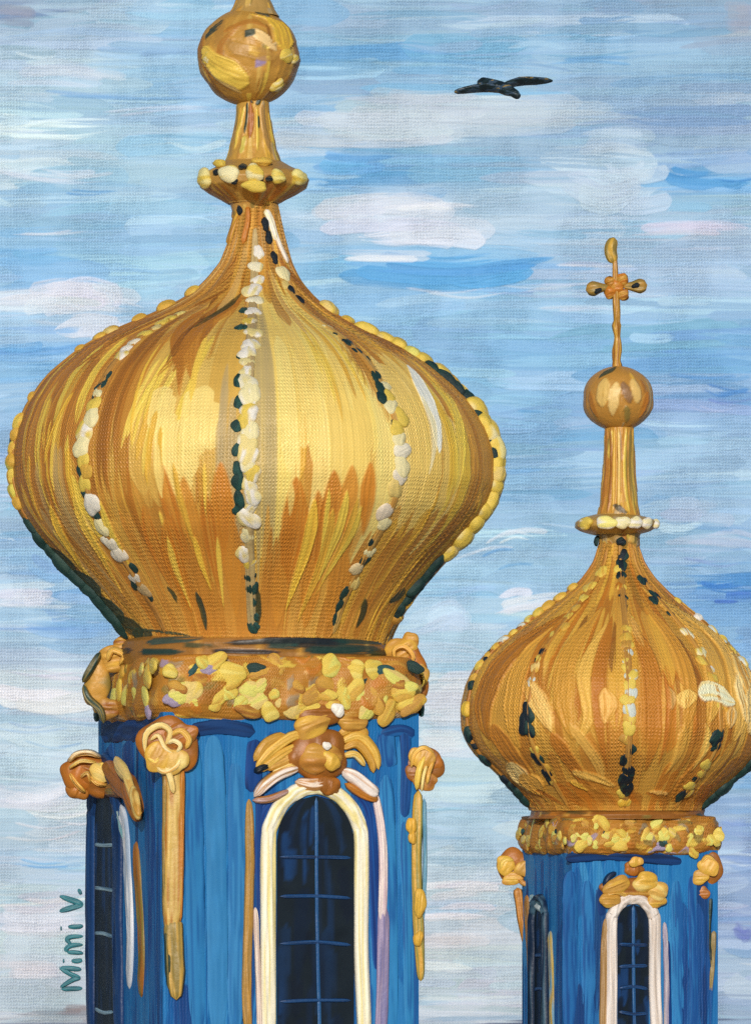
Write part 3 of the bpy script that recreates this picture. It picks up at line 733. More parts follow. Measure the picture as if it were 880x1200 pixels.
for y, dx in [(376,-9),(400,-11),(438,-9),(468,-11),(492,-10),(520,-12),(546,-10),(568,-11),(582,-11),(602,-10),(612,-12),(685,0),(697,2),(712,2),(728,3),(740,2)]:
    bead_on(r_c, A1['c'], y, rng.uniform(9, 13), GREEN, (40, 80, 74), dx=dx, name='dark_daub', stretch=1.3)
for y, d, c in [(378,9,CR2),(384,10,YEL),(390,11,YEL),(397,10,(222,200,130)),(405,11,YEL),(416,11,(236,226,200)),(424,12,WHITE),(432,12,WHITE),(478,11,CREAM),(492,13,YEL),(506,16,CREAM),(522,18,WHITE),(538,17,CREAM),(553,14,YEL),(566,13,GOLD),(580,12,YEL),(603,18,(234,228,214)),(628,13,CREAM),(645,15,(230,222,200)),(657,16,(232,222,202)),(684,11,(214,206,190)),(697,12,GREY)]:
    bead_on(r_l, A1['l'], y, d, c, YEL if c is WHITE else None, dx=rng.normal(0, 2.5))
for y, d in [(438,8),(446,9),(458,11),(468,12),(485,11),(548,9),(568,11),(592,11),(612,13),(632,12),(672,12),(690,12),(705,11)]:
    bead_on(r_l, A1['l'], y, d, GREEN, (50, 76, 80), dx=rng.normal(-2, 3), name='dark_daub', stretch=1.35)
for y, d, c in [(325,13,CREAM),(340,9,PALE),(395,8,CREAM),(470,12,CREAM),(482,12,YEL),(494,13,CREAM),(506,14,YEL),(520,12,YEL),(532,14,CREAM),(545,14,(238,230,206)),(562,16,CREAM),(574,13,(236,224,200)),(586,14,PALE),(612,15,(230,214,190)),(624,13,CREAM),(656,11,CREAM),(674,12,(216,196,150)),(690,11,PALE)]:
    bead_on(r_r, A1['r'], y, d, c, None, dx=rng.normal(0, 3))
for y, d in [(405,9),(416,11),(427,12),(436,10),(458,14),(472,14),(484,12),(498,9),(515,9),(532,8),(548,8),(645,10),(665,11),(700,11),(714,12),(730,10)]:
    bead_on(r_r, A1['r'], y, d, GREEN, (24, 48, 52), dx=rng.normal(-3, 3), name='dark_daub', stretch=1.35)
for y, d, c in [(345,13,YEL),(364,15,GOLD),(378,13,GOLD),(393,14,PALE),(400,13,YEL),(414,10,GOLD),(470,11,GOLD),(500,15,YEL),(514,14,GOLD),(530,13,YEL),(546,15,(206,196,90)),(562,14,YEL),(578,15,(214,200,84)),(592,13,GOLD)]:
    bead_on(r_ol, A1['ol'], y, d, c, GOLD, dx=rng.normal(-4, 3))
for y, d in [(520,9),(552,8),(618,11),(634,13),(648,13),(662,15),(676,15),(690,14),(704,15),(718,15),(732,14)]:
    bead_on(r_ol, A1['ol'], y, d, GREEN, (52, 78, 70), dx=rng.normal(-2, 4), name='dark_daub', stretch=1.5)
for y, d, c in [(366,16,PALE),(380,13,GOLD),(392,18,YEL),(402,15,PALE),(410,18,YEL),(420,15,LEMON),(428,16,YEL),(442,17,PALE),(454,14,GOLD),(464,15,PALE),(484,20,CREAM),(500,19,YEL),(512,21,CREAM),(530,20,(232,220,150)),(546,18,YEL),(560,20,PALE),(574,18,CREAM),(590,21,YEL),(602,19,CREAM),(616,19,YEL),(632,22,CREAM),(648,18,PALE),(706,14,GOLD),(724,15,OCHRE)]:
    bead_on(r_or, A1['orr'], y, d, c, YEL, dx=rng.normal(1, 3))
for y, d in [(436,11),(450,12),(460,11),(474,12),(495,10),(522,11),(538,10),(552,9),(662,13),(674,13),(688,14),(700,12),(716,12)]:
    bead_on(r_or, A1['orr'], y, d, GREEN, (28, 50, 52), dx=rng.normal(-6, 4), name='dark_daub', stretch=1.4)

# finial
def neck1(p, K):
    st = lambda L, w, c, **k: p.stroke(L, w, c, .95, h=2, dry=.15, **k)
    st([(-22, 126), (-30, 150), (-36, 178)], 7, YEL); st([(-14, 122), (-14, 140), (-17, 160)], 7, GREEN); st([(-6, 122), (-4, 140), (-6, 166)], 14, (160, 92, 30), tap=(.3, .3))
    st([(-16, 162), (-18, 184)], 9, (206, 190, 90)); st([(10, 128), (9, 160), (8, 182)], 6, YEL); st([(13, 138), (12, 154)], 6, GREEN); st([(24, 124), (26, 160), (32, 184)], 12, (172, 132, 72)); st([(16, 118), (10, 126)], 12, GREEN); st([(-8, 118), (0, 124)], 7, NIGHT)
T1.lathe('finial_neck', M_GILT, [(118, 19), (132, 19), (150, 22), (175, 27), (190, 33), (196, 40)], neck1, (198, 152, 66), cx=-3)
T1.lathe('finial_neck', M_GILT, [(232, 34), (240, 27), (250, 24.5), (256, 24)], None, (190, 144, 72), cx=-3)
def ballp(p, K):
    for q in range(40):
        x = rng.uniform(-180, 180); y = rng.uniform(12, 110); p.stroke([(x, y), (x + rng.normal(0, 10), y + rng.uniform(15, 40))], rng.uniform(8, 18), random.choice([OCHRE, (182,134,60), (170,124,58), (196,150,70)]), .8, h=1)
    p.stroke([(-74, 44), (-62, 82), (-34, 112)], 16, BROWN, .9, h=1.5); p.stroke([(66, 44), (78, 78), (56, 108)], 16, (164, 114, 50), .85, h=1.2)
    p.stroke([(-26, 92), (-34, 62), (-12, 36)], 9, BROWN, .9, h=1.5); p.stroke([(-34, 44), (4, 32), (30, 40)], 8, BROWN, .8, axis='x', h=1.2)
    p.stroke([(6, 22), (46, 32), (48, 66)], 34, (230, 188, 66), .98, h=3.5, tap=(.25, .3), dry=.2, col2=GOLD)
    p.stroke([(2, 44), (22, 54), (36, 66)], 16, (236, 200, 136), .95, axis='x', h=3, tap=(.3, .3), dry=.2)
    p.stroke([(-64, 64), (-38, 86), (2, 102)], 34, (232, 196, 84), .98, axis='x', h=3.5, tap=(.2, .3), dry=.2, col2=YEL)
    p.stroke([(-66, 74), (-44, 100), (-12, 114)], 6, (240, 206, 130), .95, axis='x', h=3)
    p.stroke([(-64, 46), (-40, 32)], 15, GREEN, .92, axis='x', h=1.5); p.stroke([(-4, 48), (10, 45)], 10, GREEN, .9, axis='x', h=1.5); p.stroke([(14, 18), (46, 22)], 7, GREEN, .85, axis='x')
    p.stroke([(8, 82), (24, 78)], 12, (150, 134, 182), .85, axis='x', h=1)
    p.stroke([(-24, 62), (6, 70), (36, 74)], 16, (176, 132, 62), .85, axis='x', h=1.2); p.stroke([(0, 66), (14, 70)], 12, GOLD, .85, axis='x', h=1.8)
ball = [(10 + 57 - 57 * math.cos(a), max(6, 59 * math.sin(a))) for a in np.linspace(.1, PI - .1, 40)]
fb = T1.lathe('finial_ball', M_GILT, ball, ballp, (190, 142, 62), cx=-8)
for x, y, d in [(244,72,17),(337,71,19),(346,73,14),(326,104,17)]:
    dx = (x - 292) / 60.; yy = (y - 67) / 58.
    n = np.array([dx, -math.sqrt(max(.05, 1 - dx * dx - yy * yy)), -yy]); n /= np.linalg.norm(n)
    c = np.array([-8 * .01, 0, T1.z(67)]) + n * .585
    place('bead', bead_mesh(YEL, CREAM), fb, c, n, (1, 0, .2), d * .0056, d * .0046, .05)
def collp(p, K):
    for q in range(26):
        x = rng.uniform(-3, 3) * K; p.stroke([(x, 222), (x + rng.normal(0, 4), 240)], rng.uniform(6, 14), random.choice([BROWN, ORANGE, (170,110,50)]), .85, h=1.2)
fc = T1.lathe('finial_collar', M_GILT, [(190, 34), (197, 46), (204, 60), (212, 65), (220, 63), (227, 52), (234, 38), (240, 28)], collp, (178, 136, 66), cx=-3)
for x, y, w, h_, c in [(240,213,26,24,(238,224,150)),(270,211,28,19,(240,230,180)),(300,211,22,20,(232,220,166)),(327,214,18,16,(236,220,130)),(352,212,24,18,(238,224,140)),(300,226,28,14,YEL),(258,196,18,10,YEL),(308,196,22,12,GOLD)]:
    dx = np.clip((x - 297) / 64., -.97, .97); r = {True: .65, False: .52}[y > 200]; th = math.asin(np.clip((x - 297) * .01 / r, -.98, .98))
    n = np.array([math.sin(th), -math.cos(th), 0]); c_ = n * (r - .01) + np.array([-.03, 0, T1.z(y)])
    place('bead', bead_mesh(c, YEL), fc, c_, n, (1, 0, 0) if abs(th) < 1.2 else (0, 1, 0), w * .0052, h_ * .0052, .07)
for x, y in [(254,208),(286,203),(318,217),(276,220),(305,218)]:
    th = math.asin((x - 297) / 66.); n = np.array([math.sin(th), -math.cos(th), 0])
    place('dark_daub', bead_mesh(NIGHT, (70, 66, 50), 'dark_daub'), fc, n * .645 + np.array([-.03, 0, T1.z(y)]), n, (1, 0, 0), .05, .035, .03)
# strokes of gilding on the neck below the collar
mb = MB()
for L, w, c, c2 in [([(284,242),(276,262),(268,290)],13,GOLD,BROWN),([(291,244),(292,262),(286,290)],7,ORANGE,BROWN),([(312,248),(318,262),(324,286)],9,WHITE,CREAM),([(318,262),(328,290),(338,312)],7,(232,216,196),WHITE)]:
    P = [T1.surf(y, T1.th_of(float(x), float(y))) for x, y in L]; Nn = [T1.nrm(y, T1.th_of(float(x), float(y))) for x, y in L]
    mb.ribbon(P, w * .01, np.array(Nn), c, th=.04, col2=c2)
mb.build('gilding', M_GILT, T1.root)
for x, y in [(283,246),(312,266),(316,282),(322,306),(340,345),(350,358)]:
    t = T1.th_of(float(x), float(y)); place('dark_daub', bead_mesh(NIGHT, None, 'dark_daub'), r_r, T1.surf(y, t), T1.nrm(y, t), T1.surf(y + 2, t) - T1.surf(y, t), .085, .05, .04)
for x, y in [(136,377),(150,374)]: pass
# pole and cross above the ball (mostly beyond the picture's top edge)
def cross(T, xo, ybot, yc, ytop, arm, w, lean=0.0):
    k = T.k; f = lambda x, y: np.array([x * k, 0, T.z(y)])
    N = np.array([0, -1.0, 0])
    mb = MB()
    for sgn in (1, -1):
        n = N * sgn
        mb.ribbon([f(xo + 1, ybot), f(xo, ybot - w), f(xo + 1.2, ybot - 2.6 * w), f(xo, ybot - 4 * w), f(xo + .5, (ybot + yc) / 2 - w), f(xo - 1, yc), f(xo - 2, ytop + w * 1.3)], w * .68 * k, n, (200,154,60), th=w * .34 * k, col2=(150,96,34), ends=20, wp=[1.7, 1.1, 1.3, .8, 1.25, .9, 1.0, .8, .6], n=60)
    c = mb.build('finial_cross', M_GILT, T.root)
    for sx in (-1, 1):
        ab = MB()
        for sgn in (1, -1):
            ab.ribbon([f(xo + sx * w * .5, yc - sx * 1), f(xo + sx * arm * .6, yc - sx * 1 + .5), f(xo + sx * arm, yc - sx * 3 + 1)], w * 1.05 * k, N * sgn, (176,134,60), th=w * .42 * k, col2=OLIVE, ends=4, wp=[.55, .75, 1.3, 1.2])
        ab.build('cross_arm', M_GILT, c)
        place('dark_daub', bead_mesh(NIGHT, None, 'dark_daub'), c, f(xo + sx * arm * .62, yc - sx * 1 + (4 if sx < 0 else 0)) + N * w * .3 * k, N, (1, 0, .4), w * .38 * k, w * .26 * k, w * .25 * k)
    kn = MB()
    for dx, dy, r in [(7, -9, .85), (-8, 7, .85), (8, 10, .8), (-8, -6, .75), (0, 0, .95)]:
        for sgn in (1, -1): kn.blob(f(xo + dx * w / 13, yc + dy * w / 13), N * sgn, (1, 0, .3), w * r * k * .68, w * r * k * .68, w * .42 * k, random.choice([ORANGE, (182,124,44), BROWN]), OCHRE)
    kn.build('cross_boss', M_GILT, c)
    tp = MB()
    for sgn in (1, -1):
        tp.ribbon([f(xo - 3, ytop + 32 * w / 13), f(xo - 7, ytop + 16 * w / 13), f(xo - 3, ytop)], w * 1.15 * k, N * sgn, (206,164,66), th=w * .45 * k, col2=OLIVE, ends=3)
    tp.build('cross_tip', M_GILT, c)
    return c
T1.lathe('finial_pole', M_GILT, [(-16, 18), (0, 20), (12, 25), (20, 31)], None, (176, 140, 76), cx=-3)
cross(T1, -1, -14, -150, -215, 56, 20)

# shaft, cornice, windows
H1 = 1.52
F1 = shaft(T1, H1, 838, M_BLUE, blue_painter(True), None)
fA, fB = F1[0], F1[1]
cor = cornice(T1, H1, 773, 846, 11, M_DOME, 158)
def wall_strokes(f, L):
    mb = MB()
    for pts, w, c, c2 in L: rib_on(f, mb, pts, w, c, c2, th=.9, jit=.08)
    return mb
# broad brushed panels of deeper and lighter blue on the render; navy strips up top paint the cornice shadow
L = [([(226,868),(228,1000),(232,1215)],24,(44,124,182),(30,98,160)),([(250,860),(254,1000),(256,1215)],26,(56,132,188),(48,124,180)),([(276,890),(278,1050),(276,1215)],22,(40,112,172),(58,134,190)),
     ([(222,856),(260,852),(300,858)],18,(20,60,112),(14,40,84)),([(300,866),(298,895),(296,930)],22,(18,66,132),(14,48,104)),([(306,920),(304,960),(306,1120)],10,(18,54,118),(20,72,140)),
     ([(452,858),(454,880),(456,900)],22,(40,110,172),(20,74,140)),([(452,905),(456,1050),(458,1215)],20,(48,130,188),(30,96,160)),([(474,850),(476,900),(474,960)],14,(26,80,146),(20,62,120)),([(474,960),(478,1090),(480,1215)],14,(46,128,184),(28,92,156)),
     ([(416,926),(432,948),(437,990),(440,1080),(442,1140)],13,(16,50,116),(22,78,150)),([(309,1090),(304,1010),(308,960),(322,938),(346,926)],13,(16,50,116),(20,72,144)),([(446,860),(470,856),(486,862)],14,(20,60,118),(28,92,156))]
ws = wall_strokes(fA, L)
L = [([(118,856),(150,852),(186,858)],16,(16,44,92),(20,64,126)),([(126,876),(128,900)],26,(26,84,150),(20,62,120)),([(150,866),(152,930)],26,(20,66,132),(26,84,150)),([(176,870),(178,1000),(180,1215)],20,(22,72,140),(36,106,168)),([(170,990),(172,1215)],14,(40,116,176),(26,84,150)),([(186,960),(187,1215)],8,(28,90,154),(20,66,128))]  # first navy stroke paints shade below the cornice
for pts, w, c, c2 in L: rib_on(fB, ws, pts, w * 2.2, c, c2, th=.9)
ws.build('brushed_panel', M_BLUE, T1.root, None)

w1 = arched_window(T1, fA, 369, 990, 1225, 46, 19, ((242, 236, 214), (234, 218, 150)), [('v', .02), ('h', 1003), ('h', 1048), ('h', 1102), ('h', 1168)])
# outer mouldings of the window: ochre column on the left, pinkish white then lilac on the right
def moulding(T, f, pieces, name='window_moulding', par=None):
    mb = MB()
    for pts, w, c, c2, th in pieces: rib_on(f, mb, pts, w, c, c2, th=th)
    return mb.build(name, M_TRIM, par or T.root)
moulding(T1, fA, [([(292,935),(293,1010),(291,1080),(289,1150),(291,1225)],12,(160,124,66),(186,138,60),5)])
moulding(T1, fA, [([(299,1062),(302,1130),(305,1225)],7,(232,216,200),(196,170,160),5)])
moulding(T1, fA, [([(439,925),(447,975),(449,1030),(447,1085)],11,(236,220,212),(200,176,184),5)])
moulding(T1, fA, [([(449,1060),(449,1130),(446,1225)],16,(150,136,166),(120,116,160),4)])
w2 = arched_window(T1, fB, 125, 975, 1225, 48, 34, ((16, 48, 92), (24, 66, 118)), [('h', 990), ('h', 1042), ('h', 1096), ('h', 1186)], ((150, 180, 194), (70, 104, 130)))
moulding(T1, fB, [([(138,948),(147,965),(151,1020),(154,1100),(152,1160)],28,(226,226,228),(160,176,196),5)])
moulding(T1, fB, [([(160,985),(164,1040),(168,1110),(166,1170)],24,(150,96,40),(120,116,56),5)])
moulding(T1, fB, [([(136,940),(144,960),(150,985)],22,(110,166,178),(176,196,190),6)])

# crown over the front window
def crown(T, f, parts, name='window_crown'):
    b = MB(); k = T.k
    blobs, ribs = parts
    for x, y, a, bb, c, c2, ang, off in blobs[:1]: blob_on(f, b, x, y, a, bb, c, c2, ang, off)
    o = b.build(name, M_GILT, T.root)
    for x, y, a, bb, c, c2, ang, off in blobs[1:]:
        q = MB(); blob_on(f, q, x, y, a, bb, c, c2, ang, off); q.build('rosette', M_GILT, o)
    for pts, w, c, c2, th in ribs:
        q = MB(); rib_on(f, q, pts, w, c, c2, th=th, off=.03, ends=3); q.build('leaf_scroll', M_GILT, o)
    return o
crown(T1, fA, ([(372,885,28,40,BROWN,ORANGE,90,0.0),(366,850,24,16,OCHRE,GOLD,20,.06),(374,838,26,16,BROWN,OCHRE,0,.05),(374,888,24,20,(176,118,46),OCHRE,0,.08),(388,892,10,12,GOLD,YEL,60,.16),(383,874,5,5,WHITE,None,0,.2),(396,832,7,9,WHITE,None,60,.14),(384,920,12,15,ORANGE,BROWN,80,.05),(412,846,18,12,OCHRE,BROWN,0,.05)],
               [([(298,892),(312,872),(334,860)],13,(196,146,54),OCHRE,5),([(300,900),(318,880),(346,862),(366,870)],13,(214,168,70),GOLD,6),([(304,904),(324,888),(350,872)],12,(206,158,60),(226,186,90),6),([(312,902),(332,892),(356,880)],11,(190,140,52),OCHRE,6),([(318,906),(338,898),(354,892)],8,(222,180,84),PALE,6),
                ([(396,862),(416,852),(432,862)],13,(200,150,56),OCHRE,5),([(398,870),(420,862),(438,880),(444,902)],13,(212,166,68),GOLD,6),([(400,878),(418,872),(434,890),(438,906)],11,(196,146,54),OCHRE,6),([(402,886),(416,884),(428,898)],9,(222,180,84),PALE,6),
                ([(298,934),(312,918),(330,906),(352,899)],14,(236,220,210),(190,140,70),9),([(346,916),(366,920),(386,915)],16,(232,214,196),(196,140,80),9),([(400,902),(416,912),(434,926),(444,930)],18,(238,226,218),(206,170,140),10),([(404,918),(424,930),(444,938)],11,BROWN,ORANGE,8),([(296,938),(316,936),(340,926)],9,BROWN,(176,150,150),7),([(298,905),(306,900),(316,897)],8,NIGHT,None,7),([(356,884),(360,893),(364,902)],10,(18,40,88),None,8)]))
fS = Corner(T1, fB.px(122, 908) + np.array([-.02, -.05, 0]), 0)
crown(T1, fS, ([(112,908,34,24,BROWN,ORANGE,-18,.0),(96,908,20,26,ORANGE,BROWN,70,.02),(92,926,12,14,(176,112,42),BROWN,60,.02),(138,920,22,18,BROWN,ORANGE,-30,.03),(156,930,12,16,(180,118,48),BROWN,70,0),(118,906,15,10,(226,190,100),PALE,-30,.2),(142,908,9,12,BROWN,ORANGE,0,.05)],
               [([(80,894),(90,884),(106,882),(120,888)],8,(238,218,180),OCHRE,22),([(80,902),(96,892),(116,894)],6,GOLD,PALE,22),([(108,900),(122,896),(136,904),(140,918)],8,YEL,GOLD,22),([(104,908),(116,918),(132,920)],7,(206,150,70),GOLD,22),([(82,905),(90,918),(102,930)],7,(206,150,70),GOLD,18),([(94,912),(104,906),(108,920)],6,OCHRE,PALE,22)]))

sc_ = MB()
for x, y, a_, b_, c_, c2_, an in [(142,915,70,15,ORANGE,BROWN,-15),(156,932,46,15,BROWN,ORANGE,-40),(144,902,40,8,(230,196,120),PALE,-20),(153,920,36,7,(222,176,92),PALE,-35),(160,940,26,8,OCHRE,PALE,-50),(136,926,40,10,BROWN,OLIVE,0)]:
    blob_on(fB, sc_, x, y, a_, b_, c_, c2_, an, .16 if b_ < 10 else .05, th=.5)
sc_.build('leaf_scroll', M_GILT, bpy.data.objects['window_crown.001'])
# pilaster on the near corner, with its capital; a second on the right corner
NC = np.array([-math.sin(ROT) * .35, -1.0, 0]); NC /= np.linalg.norm(NC)
cA = fA.uv(-H1, 0); cA[2] = 0
cR = fA.uv(H1, 0); cR[2] = 0
f1 = Corner(T1, cA, 0); f2 = Corner(T1, cR + np.array([0, -.02, 0]), 0)
def pilaster(T, f, ribs, blobs, curls, stuff=()):
    mb = MB()
    for pts, w, c, c2, th in ribs: rib_on(f, mb, pts, w, c, c2, th=th * .6, ends=14, wp=[1.05, 1, .95, 1, .8, .6])
    o = mb.build('pilaster', M_GILT, T.root)
    q = MB()
    for x, y, a, bb, c, c2, ang, off in blobs: blob_on(f, q, x, y, a, bb, c, c2, ang, off, th=.17)
    for pts, w, c, c2, th in curls: rib_on(f, q, pts, w, c, c2, th=th * .6, off=.075 * T.k * 100 / 1.0, ends=3)
    q.build('capital', M_GILT, o)
    return o
pilaster(T1, f1, [([(202,880),(203,960),(202,1060),(201,1100)],24,(206,172,92),BROWN,9),([(203,1075),(205,1130),(207,1172)],22,(200,160,76),OLIVE,8),([(196,1090),(197,1120),(198,1160)],8,(40,60,50),OLIVE,8),([(214,900),(213,980),(212,1080)],7,(186,124,48),ORANGE,8),([(194,900),(193,1000),(195,1100)],6,(170,128,56),OLIVE,8)],
         [(198,872,34,32,BROWN,ORANGE,0,-.02),(212,862,20,14,ORANGE,BROWN,30,.05),(186,888,18,16,OCHRE,GOLD,60,.08),(204,892,14,18,(206,164,76),PALE,80,.08)],
         [([(170,882),(172,860),(188,850),(200,858),(194,874)],8,(230,192,104),PALE,10),([(176,868),(186,862),(194,876),(206,884)],6,(238,216,160),GOLD,11),([(200,862),(212,856),(222,866),(218,878)],8,(216,166,76),GOLD,10),([(182,896),(192,904),(206,898),(214,886)],8,PALE,OCHRE,10),([(172,888),(182,892),(190,886)],7,GOLD,YEL,10),([(196,872),(204,868),(212,874),(206,884)],6,(240,222,168),PALE,11),([(194,896),(200,912),(204,930)],8,(228,196,120),PALE,8)])
pilaster(T1, f2, [([(490,925),(488,1000),(489,1060),(492,1120),(493,1150)],13,(150,140,70),(206,158,60),8),([(497,935),(498,1010),(496,1080)],5,(140,176,180),(60,130,170),5)],
         [(493,896,19,26,BROWN,ORANGE,90,-.02),(502,890,13,18,ORANGE,BROWN,60,.0),(494,888,12,16,OCHRE,GOLD,60,.08),(498,916,10,15,(190,132,56),BROWN,80,.04),(484,906,9,10,BROWN,ORANGE,0,.03)],
         [([(488,926),(491,904),(498,884)],8,(236,196,90),YEL,11),([(482,900),(485,884),(497,876),(509,884)],6,(220,168,76),GOLD,11),([(500,920),(503,904),(508,892)],6,(214,160,66),GOLD,10),([(494,928),(496,910),(500,896)],5,(238,208,120),PALE,11)])

p2 = bpy.data.objects['pilaster.001']
for x, y, a, b_, c in [(482,968,6,11,(226,172,60)),(483,982,5,7,(222,170,64)),(492,1058,8,16,(222,176,66)),(490,1100,6,9,(216,166,56))]:
    q = MB(); blob_on(f2, q, x, y, b_, a, c, GOLD, 85, .05, th=.5); q.build('gilt_drop', M_GILT, p2)
# gilt leaf dabs on the cornice
ORN = [(GOLD, YEL), (YEL, LEMON), (LEMON, YEL), (LEMON, PALE), (OCHRE, GOLD), ((206,156,60), BROWN), (PALE, YEL), (YEL, GOLD), (YEL, (236,214,110))]
def cornice_orn(T, cor, half, over, y0, y1, nA, nB, s):
    k = T.k
    R = (half + over * k)
    fa, fb = Face(T, (math.sin(ROT), -math.cos(ROT)), R), Face(T, (-math.cos(ROT), -math.sin(ROT)), R)
    fc_, fd = Face(T, (math.cos(ROT), math.sin(ROT)), R), Face(T, (-math.sin(ROT), math.cos(ROT)), R)
    for f, n in ((fa, nA), (fb, nB), (fc_, 5), (fd, 3)):
        for i in range(n):
            u = (-1 + 2 * (i + .5) / n + rng.normal(0, .02)) * R * .93
            y = y0 + (y1 - y0) * random.choice([.2, .35, .5, .55, .6, .7, .82]) + rng.normal(0, 3 * s)
            c, c2 = random.choice(ORN)
            a = rng.uniform(6, 15) * s; b = min(a, rng.uniform(6, 11) * s)
            ed = abs((y - (y0 + y1) / 2) / ((y1 - y0) / 2))
            p = f.uv(u, T.z(y), -(over * .35 * ed ** 2) * k)
            ang = rng.uniform(-1.2, 1.2)
            place('leaf_ornament', bead_mesh(c, c2, 'ornament'), cor, p, f.n + np.array([0, 0, .2 * np.sign((y0 + y1) / 2 - y) * ed]) + f.u * rng.normal(0, .15), f.u * math.cos(ang) + np.array([0, 0, math.sin(ang)]), a * k, b * k, rng.uniform(2.0, 3.6) * s * k)
        for i in range(max(3, n // 4)):
            u = rng.uniform(-1, 1) * R * .9; y = rng.uniform(y0 + 10 * s, y1 - 8 * s)
            c = random.choice([GREEN, LILAC, LILAC, (40, 84, 84)])
            place('leaf_ornament', bead_mesh(c, None, 'ornament'), cor, f.uv(u, T.z(y), -.02), f.n, f.u + np.array([0, 0, rng.normal(0, .6)]), rng.uniform(6, 11) * s * k, rng.uniform(4, 7) * s * k, 3 * s * k)
cornice_orn(T1, cor, H1, 10, 772, 848, 50, 18, 1.25)
fcr = Corner(T1, np.array([1.93, -.55, 0]), 0); fcl = Corner(T1, np.array([-1.9, -.3, 0]), 0)
def corner_scroll(T, f, blobs, curls, par):
    q = MB()
    for x, y, a, bb, c, c2, ang, off in blobs: blob_on(f, q, x, y, a, bb, c, c2, ang, off, th=.3)
    for pts, w, c, c2, th in curls: rib_on(f, q, pts, w, c, c2, th=th, off=.08, ends=3)
    return q.build('corner_scroll', M_GILT, par)
corner_scroll(T1, fcr, [(486,782,14,28,ORANGE,BROWN,8,0),(492,806,10,16,BROWN,ORANGE,0,0),(488,826,9,16,BROWN,OCHRE,0,0),(494,790,9,13,OCHRE,GOLD,0,.04),(470,762,20,15,OCHRE,GOLD,30,0),(480,752,10,12,OCHRE,BROWN,0,0)],
              [([(464,776),(462,762),(474,758),(484,770),(478,780)],6,(222,170,80),GOLD,11),([(470,800),(474,820),(472,838)],8,YEL,OCHRE,9)], cor)
corner_scroll(T1, fcl, [(114,800,15,30,OCHRE,OLIVE,0,0),(134,772,20,15,OCHRE,GOLD,10,0),(142,756,9,10,OCHRE,BROWN,0,0),(126,830,14,14,(176,130,60),BROWN,0,0)],
              [([(118,764),(108,782),(97,800)],9,GREEN,OLIVE,8),([(98,802),(104,818),(118,832),(122,848)],9,(50,74,64),OLIVE,8),([(126,776),(132,762),(146,768),(140,780)],8,(222,174,84),GOLD,11)], cor)

